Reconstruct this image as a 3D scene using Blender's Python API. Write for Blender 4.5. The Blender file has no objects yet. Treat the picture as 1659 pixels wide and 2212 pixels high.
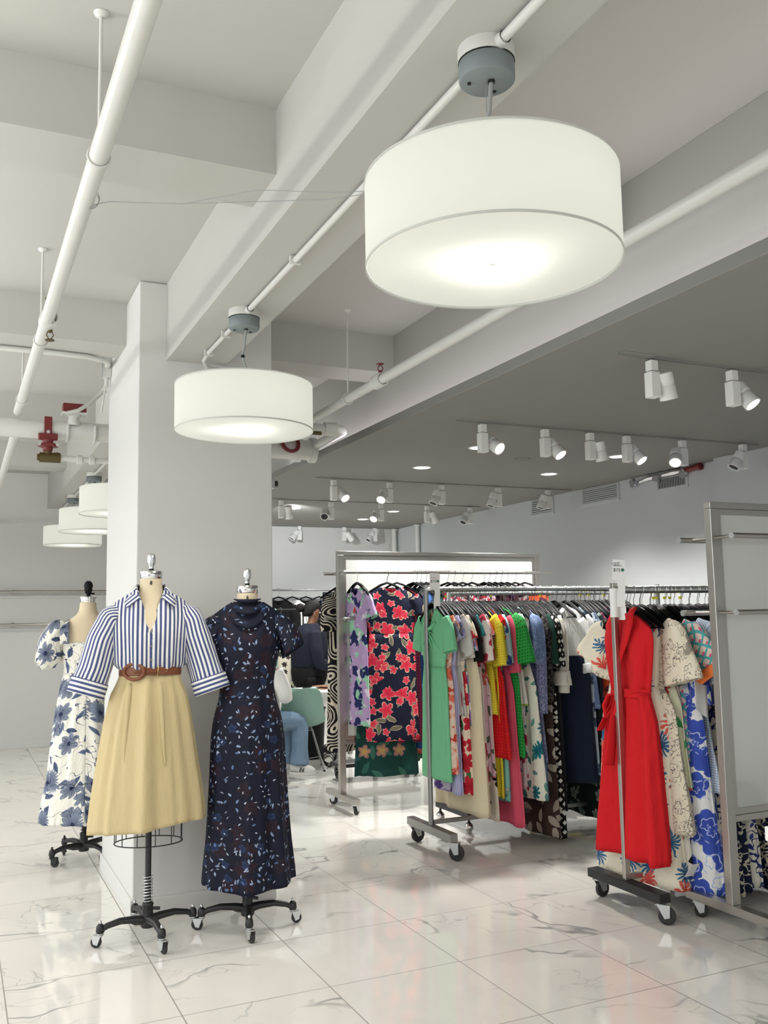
import bpy, math, random
from mathutils import Vector, Matrix
PI = math.pi
C = bpy.context.scene.collection
S = bpy.context.scene

# ------------------------------------------------------------------ camera
cam_data = bpy.data.cameras.new('camera')
cam = bpy.data.objects.new('camera', cam_data); C.objects.link(cam)
F_PX, YAW, PITCH, ROLL = 2000.0, math.radians(24.844), math.radians(6.4385), math.radians(-1.024)
cam_data.sensor_fit = 'VERTICAL'; cam_data.sensor_height = 36.0
cam_data.lens = F_PX / 2212.0 * 36.0
cam_data.clip_start = 0.05
fw = Vector((math.sin(YAW)*math.cos(PITCH), math.cos(YAW)*math.cos(PITCH), math.sin(PITCH)))
rt = Vector((math.cos(YAW), -math.sin(YAW), 0)); up = rt.cross(fw)
r2 = math.cos(ROLL)*rt + math.sin(ROLL)*up; u2 = -math.sin(ROLL)*rt + math.cos(ROLL)*up
cam.matrix_world = Matrix(((r2.x, u2.x, -fw.x, 0), (r2.y, u2.y, -fw.y, 0), (r2.z, u2.z, -fw.z, 1.5), (0, 0, 0, 1)))
S.camera = cam

# ------------------------------------------------------------------ world, exposure, large lights
S.view_settings.view_transform = 'Standard'; S.view_settings.look = 'None'
S.view_settings.gamma = 1.0; S.view_settings.exposure = 0.0
w = bpy.data.worlds.new('world'); S.world = w; w.use_nodes = True
w.node_tree.nodes['Background'].inputs[0].default_value = (0.93, 0.96, 1.0, 1)
w.node_tree.nodes['Background'].inputs[1].default_value = 0.40

def area(name, loc, rot, sx, sy, power, col=(1, 1, 1)):
    l = bpy.data.lights.new(name, 'AREA'); l.shape = 'RECTANGLE'; l.size = sx; l.size_y = sy
    l.energy = power; l.color = col
    o = bpy.data.objects.new(name, l); C.objects.link(o); o.location = loc; o.rotation_euler = rot
    return o
def spot(name, loc, target, power, ang=80, blend=0.6, r=0.04, col=(1, 0.97, 0.92)):
    l = bpy.data.lights.new(name, 'SPOT'); l.energy = power; l.spot_size = math.radians(ang); l.spot_blend = blend
    l.shadow_soft_size = r; l.color = col
    o = bpy.data.objects.new(name, l); C.objects.link(o); o.location = loc
    o.rotation_euler = (Vector(target)-Vector(loc)).to_track_quat('-Z', 'Y').to_euler()
    return o
# daylight from the shop windows to the left of the photographer
area('window_light', (-3.3, 4.5, 1.7), (0, -PI/2, 0), 2.6, 8.0, 150, (0.9, 0.95, 1.0))
area('front_fill_light', (0.8, -2.9, 1.6), (PI/2, 0, 0), 6.5, 2.4, 42, (0.96, 0.98, 1.0))  # added frontal fill behind the camera, brightens panel, dresses and floor
# long LED cove on top of the dropped ceiling edge
area('cove_light', (2.50, 3.0, 2.745), (0, PI, 0), 0.10, 9.0, 9, (1.0, 0.92, 0.97))
# unseen fill lights added to brighten the floor, standing in for more drum lamps
for lx, ly in ((1.172, -0.3), (1.172, -2.4), (-1.6, -1.2), (-1.6, 1.0), (-1.6, 3.2), (-1.6, 5.4), (-1.6, 7.6), (-1.6, 9.8), (3.4, -1.6)):
    dl = area('row_fill_light', (lx, ly, 2.34), (0, 0, 0), 0.6, 0.6, 60 if lx > 3 else 15, (1.0, 0.99, 0.94)); dl.data.shape = 'DISK'
    if lx < 0:
        ul = area('row_ceiling_fill', (lx, ly, 2.57), (PI, 0, 0), 0.6, 0.6, 58, (1.0, 0.97, 0.93)); ul.data.shape = 'DISK'  # upward fill added to brighten the left ceiling bays

# ------------------------------------------------------------------ helpers
def lin(r, g, b):
    f = lambda c: (c/255/12.92) if c/255 <= 0.04045 else ((c/255+0.055)/1.055)**2.4
    return (f(r), f(g), f(b), 1.0)
MATS = {}
def mat(name, col, rough=0.6, metal=0.0, emit=None, estr=1.0, spec=0.5, bump=0.0, bscale=400, coat=0.0):
    if name in MATS: return MATS[name]
    m = bpy.data.materials.new(name); m.use_nodes = True; nt = m.node_tree
    b = nt.nodes['Principled BSDF']
    b.inputs['Base Color'].default_value = col; b.inputs['Roughness'].default_value = rough
    b.inputs['Metallic'].default_value = metal; b.inputs['Specular IOR Level'].default_value = spec
    if coat: b.inputs['Coat Weight'].default_value = coat
    if emit:
        b.inputs['Emission Color'].default_value = emit; b.inputs['Emission Strength'].default_value = estr
    if bump:
        tc = nt.nodes.new('ShaderNodeTexCoord'); n = nt.nodes.new('ShaderNodeTexNoise'); n.inputs['Scale'].default_value = bscale
        n.inputs['Detail'].default_value = 3
        bp = nt.nodes.new('ShaderNodeBump'); bp.inputs['Strength'].default_value = bump; bp.inputs['Distance'].default_value = 0.002
        nt.links.new(tc.outputs['Object'], n.inputs['Vector']); nt.links.new(n.outputs['Fac'], bp.inputs['Height'])
        nt.links.new(bp.outputs['Normal'], b.inputs['Normal'])
    MATS[name] = m
    return m

class NT:
    """small helper around a node tree"""
    def __init__(s, m): s.t = m.node_tree
    def n(s, kind, **kw):
        nd = s.t.nodes.new(kind)
        for k, v in kw.items(): setattr(nd, k, v)
        return nd
    def link(s, a, b): s.t.links.new(a, b)
    def put(s, v, sock):
        if hasattr(v, 'default_value') and hasattr(v, 'links'): s.link(v, sock)
        else: sock.default_value = v
    def math(s, op, a, b=None, clamp=False):
        nd = s.n('ShaderNodeMath', operation=op); nd.use_clamp = clamp
        s.put(a, nd.inputs[0])
        if b is not None: s.put(b, nd.inputs[1])
        return nd.outputs[0]
    def vmath(s, op, a, b=None):
        nd = s.n('ShaderNodeVectorMath', operation=op)
        s.put(a, nd.inputs[0])
        if b is not None: s.put(b, nd.inputs[1])
        return nd.outputs['Value'] if op in ('LENGTH', 'DOT_PRODUCT') else nd.outputs[0]
    def mix(s, f, a, b):
        nd = s.n('ShaderNodeMix', data_type='RGBA')
        s.put(f, nd.inputs['Factor']); s.put(a, nd.inputs[6]); s.put(b, nd.inputs[7])
        return nd.outputs[2]
    def sep(s, v):
        nd = s.n('ShaderNodeSeparateXYZ'); s.put(v, nd.inputs[0]); return nd.outputs
    def noise(s, vec, scale, detail=2.0, rough=0.5):
        nd = s.n('ShaderNodeTexNoise'); s.put(vec, nd.inputs['Vector'])
        nd.inputs['Scale'].default_value = scale; nd.inputs['Detail'].default_value = detail; nd.inputs['Roughness'].default_value = rough
        return nd
    def less(s, a, b): return s.math('LESS_THAN', a, b)
    def step(s, v, lo, hi):
        nd = s.n('ShaderNodeMapRange', interpolation_type='SMOOTHSTEP'); s.put(v, nd.inputs[0])
        nd.inputs[1].default_value = lo; nd.inputs[2].default_value = hi
        return nd.outputs[0]

def fabric(name, base, layers=(), rough=0.85, weave=0.25, warp=0.012):
    """woven cloth with printed motifs laid out on the garment's own UVs (metres)"""
    if name in MATS: return MATS[name]
    m = bpy.data.materials.new(name); m.use_nodes = True; T = NT(m)
    bs = m.node_tree.nodes['Principled BSDF']; bs.inputs['Roughness'].default_value = rough
    bs.inputs['Specular IOR Level'].default_value = 0.25
    uv = T.n('ShaderNodeUVMap').outputs[0]
    w0 = T.noise(uv, 22, 2)
    wv = T.vmath('SCALE', T.vmath('SUBTRACT', w0.outputs['Color'], (0.5, 0.5, 0.5)))
    wv.node.inputs['Scale'].default_value = warp*2
    vec = T.vmath('ADD', uv, wv)
    col = base
    for i, L in enumerate(layers):
        k = L['k']; c = L.get('c', (1, 1, 1, 1)); sc = L.get('s', 10.0); seed = L.get('seed', i*3.7+1.3)
        if k in ('flower', 'leaf', 'dots'):
            v = T.vmath('ADD', vec if k != 'dots' else uv, (seed, seed*0.7, 0))
            if k == 'dots' and L.get('rot'):
                r = T.n('ShaderNodeVectorRotate', rotation_type='Z_AXIS'); T.put(v, r.inputs[0]); r.inputs['Angle'].default_value = L['rot']; v = r.outputs[0]
            v = T.vmath('MULTIPLY', v, (sc, sc*L.get('sy', 1.0), 0.0))
            vo = T.n('ShaderNodeTexVoronoi', voronoi_dimensions='2D'); T.put(v, vo.inputs['Vector'])
            vo.inputs['Scale'].default_value = 1.0; vo.inputs['Randomness'].default_value = 0.0 if k == 'dots' else 0.9
            d = T.sep(T.vmath('SUBTRACT', v, vo.outputs['Position']))
            rnd = T.sep(vo.outputs['Color'])
            ang = T.math('ADD', T.math('ARCTAN2', d[1], d[0]), T.math('MULTIPLY', rnd[0], 6.283))
            dist = vo.outputs['Distance']
            size = L.get('size', 0.42)
            if k == 'flower':
                n = L.get('n', 5)
                pet = T.math('ABSOLUTE', T.math('COSINE', T.math('MULTIPLY', ang, n/2.0)))
                R = T.math('ADD', size*(1-L.get('cut', 0.45)), T.math('MULTIPLY', pet, size*L.get('cut', 0.45)))
                on = T.math('GREATER_THAN', rnd[1], 1-L.get('dens', 0.8))
                mask = T.math('MULTIPLY', T.less(dist, R), on)
                shade = T.math('DIVIDE', dist, R)
                c2 = L.get('c2', c)
                # petals run from one dye to the other, with fine radial strokes
                strk = T.math('MULTIPLY', T.math('SINE', T.math('MULTIPLY', ang, n*3.0)), L.get('strk', 0.18))
                fac = T.math('ADD', T.math('POWER', shade, 1.5), strk, clamp=True)
                pc = T.mix(fac, c2, c)
                if 'edge' in L:
                    pc = T.mix(T.math('GREATER_THAN', shade, L.get('ew', 0.84)), pc, L['edge'])
                if 'core' in L:
                    pc = T.mix(T.less(dist, size*0.2), pc, L['core'])
                col = T.mix(mask, col, pc)
            elif k == 'leaf':
                ca = T.math('COSINE', ang); sa = T.math('SINE', ang)
                x = T.math('MULTIPLY', dist, ca); y = T.math('MULTIPLY', dist, sa)
                t = T.math('DIVIDE', x, size)
                wd = T.math('MULTIPLY', T.math('SUBTRACT', 1.0, T.math('MULTIPLY', t, t)), size*L.get('fat', 0.38))
                on = T.math('GREATER_THAN', rnd[1], 1-L.get('dens', 0.8))
                ay = T.math('ABSOLUTE', y)
                mask = T.math('MULTIPLY', T.less(ay, wd), on)
                lc = T.mix(rnd[2], c, L.get('c2', c))
                if 'edge' in L:
                    lc = T.mix(T.math('GREATER_THAN', ay, T.math('MULTIPLY', wd, 0.72)), lc, L['edge'])
                if L.get('vein'):
                    lc = T.mix(T.less(ay, size*0.04), lc, L['vein'])
                col = T.mix(mask, col, lc)
            else:
                if L.get('square'):
                    dd = T.math('MAXIMUM', T.math('ABSOLUTE', d[0]), T.math('ABSOLUTE', d[1]))
                else: dd = dist
                col = T.mix(T.less(dd, size), col, c)
        elif k == 'blotch':
            nz = T.noise(T.vmath('ADD', vec, (seed, seed, 0)), sc, L.get('det', 2.0))
            f = T.step(nz.outputs['Fac'], L.get('t', 0.55), L.get('t', 0.55)+L.get('soft', 0.03))
            col = T.mix(f, col, c)
        elif k == 'line':
            nz = T.noise(T.vmath('ADD', vec, (seed, seed, 0)), sc, L.get('det', 1.5), 0.6)
            f = T.less(T.math('ABSOLUTE', T.math('SUBTRACT', nz.outputs['Fac'], L.get('lv', 0.5))), L.get('wd', 0.012))
            if L.get('gate'):
                g = T.noise(T.vmath('ADD', vec, (seed+9, seed, 0)), L['gate'], 1.0)
                f = T.math('MULTIPLY', f, T.math('GREATER_THAN', g.outputs['Fac'], 0.47))
            col = T.mix(f, col, c)
        elif k == 'ring':      # concentric outlines, rose drawings
            v = T.vmath('MULTIPLY', T.vmath('ADD', vec, (seed, seed, 0)), (sc, sc, 0))
            vo = T.n('ShaderNodeTexVoronoi', voronoi_dimensions='2D'); T.put(v, vo.inputs['Vector']); vo.inputs['Scale'].default_value = 1.0
            d = T.sep(T.vmath('SUBTRACT', v, vo.outputs['Position']))
            a = T.math('ARCTAN2', d[1], d[0])
            ph = T.math('ADD', T.math('MULTIPLY', vo.outputs['Distance'], L.get('rings', 5.0)*6.283), T.math('MULTIPLY', a, 1.0))
            ph = T.math('ADD', ph, T.math('MULTIPLY', T.math('SINE', T.math('MULTIPLY', a, 5.0)), 0.9))
            f = T.math('GREATER_THAN', T.math('SINE', ph), L.get('t', 0.8))
            if 'rmax' in L: f = T.math('MULTIPLY', f, T.less(vo.outputs['Distance'], L['rmax']))
            col = T.mix(f, col, c)
        elif k == 'crack':     # outline of cells
            v = T.vmath('MULTIPLY', T.vmath('ADD', vec, (seed, seed, 0)), (sc, sc*L.get('sy', 1.0), 0))
            vo = T.n('ShaderNodeTexVoronoi', voronoi_dimensions='2D', feature='DISTANCE_TO_EDGE'); T.put(v, vo.inputs['Vector']); vo.inputs['Scale'].default_value = 1.0
            col = T.mix(T.less(vo.outputs['Distance'], L.get('wd', 0.05)), col, c)
        elif k == 'stripe':
            ax = T.sep(uv)[L.get('axis', 0)]
            fr = T.math('FRACT', T.math('ADD', T.math('MULTIPLY', ax, sc), 100.0))
            col = T.mix(T.less(fr, L.get('wd', 0.5)), col, c)
        elif k == 'check':
            u, v2, _ = T.sep(uv)
            a = T.less(T.math('FRACT', T.math('ADD', T.math('MULTIPLY', u, sc), 100.0)), 0.5)
            b = T.less(T.math('FRACT', T.math('ADD', T.math('MULTIPLY', v2, sc), 100.0)), 0.5)
            f = T.math('MULTIPLY', T.math('ADD', a, b), 0.5)
            col = T.mix(f, col, c)
        elif k == 'lattice':
            r = T.n('ShaderNodeVectorRotate', rotation_type='Z_AXIS'); T.put(vec, r.inputs[0]); r.inputs['Angle'].default_value = 0.7
            u, v2, _ = T.sep(r.outputs[0])
            a = T.less(T.math('FRACT', T.math('ADD', T.math('MULTIPLY', u, sc), 100.0)), L.get('wd', 0.2))
            b = T.less(T.math('FRACT', T.math('ADD', T.math('MULTIPLY', v2, sc), 100.0)), L.get('wd', 0.2))
            col = T.mix(T.math('MAXIMUM', a, b), col, c)
        elif k == 'maze':      # broad meandering ribbons
            nz = T.noise(T.vmath('ADD', uv, (seed, seed, 0)), sc, 0.0)
            s1 = T.math('SINE', T.math('MULTIPLY', nz.outputs['Fac'], L.get('f', 40.0)))
            col = T.mix(T.math('GREATER_THAN', s1, L.get('t', 0.35)), col, c)
    T.put(col, bs.inputs['Base Color'])
    fine = T.noise(uv, 260, 2)
    crease = T.noise(T.vmath('MULTIPLY', uv, (1.0, 0.30, 1.0)), 17, 3, 0.55)
    h = T.math('ADD', T.math('MULTIPLY', fine.outputs['Fac'], 0.08), T.math('MULTIPLY', crease.outputs['Fac'], 1.0))
    bp = T.n('ShaderNodeBump'); bp.inputs['Strength'].default_value = min(1.0, weave*2.2); bp.inputs['Distance'].default_value = 0.022
    T.link(h, bp.inputs['Height']); T.link(bp.outputs['Normal'], bs.inputs['Normal'])
    MATS[name] = m
    return m

class MB:
    """collects shapes, then links them as ONE mesh object"""
    def __init__(s): s.v = []; s.f = []; s.uv = {}; s.sm = []
    def add(s, vs, fs, smooth=True):
        o = len(s.v); s.v += [tuple(p) for p in vs]
        for f in fs: s.f.append(tuple(i+o for i in f)); s.sm.append(smooth)
        return o
    def box(s, c, d, rot=None):
        x, y, z = d[0]/2, d[1]/2, d[2]/2
        vs = [Vector((sx*x, sy*y, sz*z)) for sz in (-1, 1) for sy in (-1, 1) for sx in (-1, 1)]
        if rot is not None: vs = [rot @ v for v in vs]
        vs = [v + Vector(c) for v in vs]
        s.add(vs, [(0, 2, 3, 1), (4, 5, 7, 6), (0, 1, 5, 4), (2, 6, 7, 3), (0, 4, 6, 2), (1, 3, 7, 5)], False)
        return s
    def bx(s, x0, x1, y0, y1, z0, z1): return s.box(((x0+x1)/2, (y0+y1)/2, (z0+z1)/2), (abs(x1-x0), abs(y1-y0), abs(z1-z0)))
    def tube(s, pts, r, n=10, cap=True, flat=None):
        pts = [Vector(p) for p in pts]; m = len(pts)
        rr = r if isinstance(r, (list, tuple)) else [r]*m
        prev = None; vs = []
        for i, p in enumerate(pts):
            t = (pts[min(i+1, m-1)]-pts[max(i-1, 0)]).normalized()
            if prev is None:
                a = Vector((0, 0, 1)) if abs(t.z) < 0.9 else Vector((1, 0, 0))
                u = t.cross(a).normalized()
            else: u = (prev - t*prev.dot(t)).normalized()
            prev = u; v = t.cross(u)
            for k in range(n):
                a = 2*PI*k/n
                vs.append(p + rr[i]*(math.cos(a)*u + math.sin(a)*v*(flat or 1.0)))
        fs = [(i*n+k, i*n+(k+1) % n, (i+1)*n+(k+1) % n, (i+1)*n+k) for i in range(m-1) for k in range(n)]
        if cap: fs += [tuple(range(n))[::-1], tuple(range((m-1)*n, m*n))]
        s.add(vs, fs); return s
    def cyl(s, a, b, r0, r1=None, n=20):
        return s.tube([a, b], [r0, r0 if r1 is None else r1], n)
    def lathe(s, prof, c=(0, 0, 0), n=28, axis='z', ex=1.0, ey=1.0, cap=False):
        vs = []
        for r, z in prof:
            for k in range(n):
                a = 2*PI*k/n; p = (r*math.cos(a)*ex, r*math.sin(a)*ey, z)
                if axis == 'x': p = (p[2], p[0], p[1])
                elif axis == 'y': p = (p[0], p[2], p[1])
                vs.append(Vector(p)+Vector(c))
        m = len(prof)
        fs = [(i*n+k, i*n+(k+1) % n, (i+1)*n+(k+1) % n, (i+1)*n+k) for i in range(m-1) for k in range(n)]
        if cap and prof[0][0] > 1e-6: fs.append(tuple(range(n))[::-1])
        if cap and prof[-1][0] > 1e-6: fs.append(tuple(range((m-1)*n, m*n)))
        s.add(vs, fs); return s
    def prism(s, poly, axis_fn, d0, d1):
        n = len(poly)
        vs = [axis_fn(p, d0) for p in poly] + [axis_fn(p, d1) for p in poly]
        fs = [tuple(range(n))[::-1], tuple(range(n, 2*n))] + [(i, (i+1) % n, n+(i+1) % n, n+i) for i in range(n)]
        s.add(vs, fs, False); return s
    def build(s, name, m, parent=None, loc=None, bevel=0.0, autosmooth=True):
        me = bpy.data.meshes.new(name); me.from_pydata(s.v, [], s.f); me.update()
        for p, sm in zip(me.polygons, s.sm): p.use_smooth = sm
        if s.uv:
            ul = me.uv_layers.new(name='UVMap')
            for lp in me.loops: ul.data[lp.index].uv = s.uv.get(lp.vertex_index, (0, 0))
        if m: me.materials.append(m)
        if autosmooth and any(s.sm): 
            try: me.set_sharp_from_angle(angle=math.radians(50))
            except Exception: pass
        o = bpy.data.objects.new(name, me); C.objects.link(o)
        if parent: o.parent = parent
        if loc: o.location = loc
        if bevel:
            b = o.modifiers.new('bevel', 'BEVEL'); b.width = bevel; b.segments = 2; b.limit_method = 'ANGLE'
        return o

def thing(name, label, cat, loc=(0, 0, 0), rz=0.0, group=None):
    o = bpy.data.objects.new(name, None); C.objects.link(o); o.empty_display_size = 0.05
    o.location = loc; o.rotation_euler = (0, 0, rz); o['label'] = label; o['category'] = cat
    if group: o['group'] = group
    return o
def tag(o, label, cat, group=None):
    o['label'] = label; o['category'] = cat
    if group: o['group'] = group
    return o
def struct(o): o['kind'] = 'structure'; return o
def dup(root, loc, rz=None, label=None, group=None):
    r = root.copy(); C.objects.link(r); r.location = loc
    if rz is not None: r.rotation_euler = (0, 0, rz)
    if label: r['label'] = label
    if group: r['group'] = group
    def kids(src, dst):
        for ch in list(src.children):
            c = ch.copy(); C.objects.link(c); c.parent = dst; kids(ch, c)
    kids(root, r)
    return r
def arc(c, r, a0, a1, n, u=Vector((1, 0, 0)), v=Vector((0, 0, 1))):
    return [Vector(c)+r*(math.cos(a0+(a1-a0)*i/n)*u+math.sin(a0+(a1-a0)*i/n)*v) for i in range(n+1)]
def text_mesh(txt, size, name, m, parent, loc, rot, depth=0.0006, label=None):
    cu = bpy.data.curves.new(name, 'FONT'); cu.body = txt; cu.size = size; cu.extrude = depth; cu.align_x = 'CENTER'; cu.align_y = 'CENTER'
    t = bpy.data.objects.new(name+'_curve', cu); C.objects.link(t)
    dg = bpy.context.evaluated_depsgraph_get()
    me = bpy.data.meshes.new_from_object(t.evaluated_get(dg)); bpy.data.objects.remove(t)
    me.materials.clear(); me.materials.append(m)
    o = bpy.data.objects.new(name, me); C.objects.link(o); o.parent = parent; o.location = loc; o.rotation_euler = rot
    if label: o['label'] = label
    return o
# ------------------------------------------------------------------ materials of the place
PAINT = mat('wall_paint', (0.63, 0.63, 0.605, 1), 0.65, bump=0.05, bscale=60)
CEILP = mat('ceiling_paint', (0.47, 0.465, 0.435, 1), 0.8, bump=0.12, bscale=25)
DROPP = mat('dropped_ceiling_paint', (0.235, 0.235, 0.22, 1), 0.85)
COOLP = mat('side_wall_paint', (0.54, 0.56, 0.56, 1), 0.8)
PIPEP = mat('white_pipe_paint', (0.62, 0.62, 0.585, 1), 0.35, bump=0.1, bscale=50)
STEEL = mat('brushed_steel', (0.50, 0.48, 0.45, 1), 0.32, 1.0)
STEELD = mat('satin_grey_steel', (0.33, 0.33, 0.32, 1), 0.38, 1.0)
CHROME = mat('chrome', (0.75, 0.75, 0.75, 1), 0.12, 1.0)
ZINC = mat('zinc_plate', (0.62, 0.64, 0.64, 1), 0.3, 0.9)
BLACKM = mat('black_cast_iron', (0.012, 0.012, 0.013, 1), 0.45)
BLACKP = mat('black_plastic', (0.007, 0.007, 0.008, 1), 0.5, spec=0.15)
RUBBER = mat('black_rubber', (0.018, 0.018, 0.018, 1), 0.5)
CANGREY = mat('canopy_grey', lin(118, 126, 128), 0.5)
WHITEP = mat('white_plastic', (0.80, 0.80, 0.77, 1), 0.4)
REDP = mat('red_oxide_paint', lin(112, 30, 28), 0.4)
BRASS = mat('aged_brass', lin(92, 80, 48), 0.5, 0.6)
FROST = mat('frosted_acrylic', (0.70, 0.71, 0.68, 1), 0.25, coat=0.2)
_T = NT(FROST); _tr = _T.n('ShaderNodeBsdfTranslucent'); _tr.inputs[0].default_value = (0.85, 0.87, 0.86, 1)
_mx = _T.n('ShaderNodeMixShader'); _mx.inputs[0].default_value = 0.12
_T.link(FROST.node_tree.nodes['Principled BSDF'].outputs[0], _mx.inputs[1]); _T.link(_tr.outputs[0], _mx.inputs[2]); _T.link(_mx.outputs[0], FROST.node_tree.nodes['Material Output'].inputs[0])
MINT = mat('mint_plastic', lin(136, 172, 158), 0.45)
TABLEW = mat('white_laminate', (0.78, 0.78, 0.77, 1), 0.35)
PAPER = mat('white_card', (0.82, 0.82, 0.80, 1), 0.5)
INK = mat('ink', (0.02, 0.02, 0.02, 1), 0.6)
GREENDOT = mat('green_sticker', lin(20, 105, 70), 0.5)
YELLOWC = mat('yellow_plastic', lin(226, 220, 40), 0.4)
GLOW = mat('lit_lens', (1, 1, 1, 1), 0.4, emit=(1, 0.98, 0.93, 1), estr=7.0)
DARKV = mat('vent_dark', (0.03, 0.03, 0.03, 1), 0.7)
LINEN = mat('cream_linen', lin(212, 196, 166), 0.85, bump=0.3, bscale=500)

def marble():
    m = bpy.data.materials.new('polished_marble_tile'); m.use_nodes = True; T = NT(m)
    bs = m.node_tree.nodes['Principled BSDF']
    tc = T.n('ShaderNodeTexCoord'); P = tc.outputs['Object']
    x, y, _ = T.sep(P)
    tx = T.math('DIVIDE', T.math('SUBTRACT', x, 2.045), 0.605); ty = T.math('DIVIDE', T.math('SUBTRACT', y, 3.717), 0.612)
    gx = T.math('ABSOLUTE', T.math('SUBTRACT', T.math('FRACT', T.math('ADD', tx, 50.5)), 0.5))
    gy = T.math('ABSOLUTE', T.math('SUBTRACT', T.math('FRACT', T.math('ADD', ty, 50.5)), 0.5))
    g = T.math('MINIMUM', T.math('MULTIPLY', gx, 0.605), T.math('MULTIPLY', gy, 0.612))
    grout = T.less(g, 0.0028)
    ix = T.math('FLOOR', T.math('ADD', tx, 50.0)); iy = T.math('FLOOR', T.math('ADD', ty, 50.0))
    cx = T.n('ShaderNodeCombineXYZ'); T.put(ix, cx.inputs[0]); T.put(iy, cx.inputs[1])
    wn = T.n('ShaderNodeTexWhiteNoise', noise_dimensions='2D'); T.link(cx.outputs[0], wn.inputs['Vector'])
    off = T.vmath('SCALE', wn.outputs['Color']); off.node.inputs['Scale'].default_value = 40.0
    rot = T.n('ShaderNodeVectorRotate', rotation_type='Z_AXIS'); T.link(P, rot.inputs[0])
    T.link(T.math('MULTIPLY', T.math('FLOOR', T.math('MULTIPLY', wn.outputs['Value'], 4.0)), 0.35), rot.inputs['Angle'])
    v = T.vmath('ADD', rot.outputs[0], off)
    d = T.noise(v, 1.3, 4, 0.5)
    dv = T.vmath('SCALE', T.vmath('SUBTRACT', d.outputs['Color'], (0.5, 0.5, 0.5))); dv.node.inputs['Scale'].default_value = 0.8
    v2 = T.vmath('MULTIPLY', T.vmath('ADD', v, dv), (1.0, 2.4, 1.0))
    n1 = T.noise(v2, 0.9, 3, 0.5)
    vein = T.step(T.math('ABSOLUTE', T.math('SUBTRACT', n1.outputs['Fac'], 0.5)), 0.020, 0.0)
    n2 = T.noise(v2, 2.0, 3.5, 0.5)
    fine = T.step(T.math('ABSOLUTE', T.math('SUBTRACT', n2.outputs['Fac'], 0.52)), 0.010, 0.0)
    gate = T.step(T.noise(v, 1.3, 2).outputs['Fac'], 0.46, 0.62)
    cloud = T.step(T.noise(v, 2.2, 5, 0.6).outputs['Fac'], 0.45, 0.75)
    base = T.mix(T.math('MULTIPLY', cloud, 0.35), (0.72, 0.69, 0.64, 1), (0.60, 0.58, 0.545, 1))
    a = T.math('MAXIMUM', T.math('MULTIPLY', vein, gate), T.math('MULTIPLY', T.math('MULTIPLY', fine, gate), 0.5))
    col = T.mix(T.math('MULTIPLY', a, 0.85), base, (0.27, 0.27, 0.265, 1))
    col = T.mix(T.math('MULTIPLY', grout, 0.85), col, (0.22, 0.20, 0.185, 1))
    T.put(col, bs.inputs['Base Color'])
    T.put(T.mix(grout, (0.05, 0.05, 0.05, 1), (0.6, 0.6, 0.6, 1)), bs.inputs['Roughness'])
    bs.inputs['IOR'].default_value = 1.62
    return m

# ------------------------------------------------------------------ the setting
MARBLE = marble()
struct(MB().bx(-3.5, 6.0, -3.0, 12.4, -0.05, 0).build('floor', MARBLE))
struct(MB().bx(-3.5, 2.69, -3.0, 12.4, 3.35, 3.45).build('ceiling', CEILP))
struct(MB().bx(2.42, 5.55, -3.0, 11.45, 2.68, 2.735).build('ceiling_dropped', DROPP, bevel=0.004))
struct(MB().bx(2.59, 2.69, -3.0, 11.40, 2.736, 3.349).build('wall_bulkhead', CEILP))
struct(MB().bx(-3.5, 2.60, 12.2, 12.3, 0, 3.349).build('wall_back_left', PAINT))
struct(MB().bx(2.42, 5.55, 11.35, 11.45, 0, 2.679).build('wall_back_right', PAINT))
struct(MB().bx(5.43, 5.55, 5.40, 11.349, 0, 2.679).build('wall_right', COOLP))
struct(MB().bx(5.34, 5.55, -3.0, 5.399, 0, 2.679).build('wall_right_front', COOLP))
struct(MB().bx(0.862, 1.612, 4.985, 6.055, 0, 3.349).build('wall_pillar', PAINT, bevel=0.006))
bb = MB()
bb.bx(0.850, 1.624, 4.973, 4.985, 0, 0.092); bb.bx(0.850, 0.862, 4.985, 6.067, 0, 0.092)
bb.bx(1.612, 1.624, 4.985, 6.067, 0, 0.092); bb.bx(0.862, 1.612, 6.055, 6.067, 0, 0.092)
struct(bb.build('baseboard_pillar', PAINT, bevel=0.003))
struct(MB().bx(-3.5, 2.6, 12.185, 12.2, 0, 0.10).build('baseboard_back_left', PAINT, bevel=0.003))
struct(MB().bx(2.42, 5.43, 11.335, 11.35, 0, 0.10).build('baseboard_back_right', PAINT, bevel=0.003))
struct(MB().bx(1.01, 1.335, -3.0, 12.199, 2.915, 3.36).build('trim_1', CEILP))
tn = 2
for y0 in (0.72, 3.06, 5.40, 7.85, 10.05):
    struct(MB().bx(-3.5, 1.012, y0, y0+0.29, 3.10, 3.36).build('trim_%d' % tn, CEILP)); tn += 1
    struct(MB().bx(1.333, 2.592, y0, y0+0.29, 3.10, 3.36).build('trim_%d' % tn, CEILP)); tn += 1
# white riser pipes standing in the far corner of the room
for x, y, r, lb in ((5.36, 11.27, 0.035, 'white riser pipe in the far corner where the bright wall meets the grey wall'),
                    (5.385, 10.62, 0.03, 'white riser pipe on the grey side wall just right of the far corner')):
    t = thing('riser_pipe', lb, 'pipe', (x, y, 0))
    MB().cyl((0, 0, 0.0), (0, 0, 2.679), r).build('pipe', PIPEP, t)
    MB().lathe([(r, 0), (r+0.02, 0.0), (r+0.02, 0.012), (r, 0.02)], (0, 0, 2.655)).build('collar', PIPEP, t)

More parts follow.
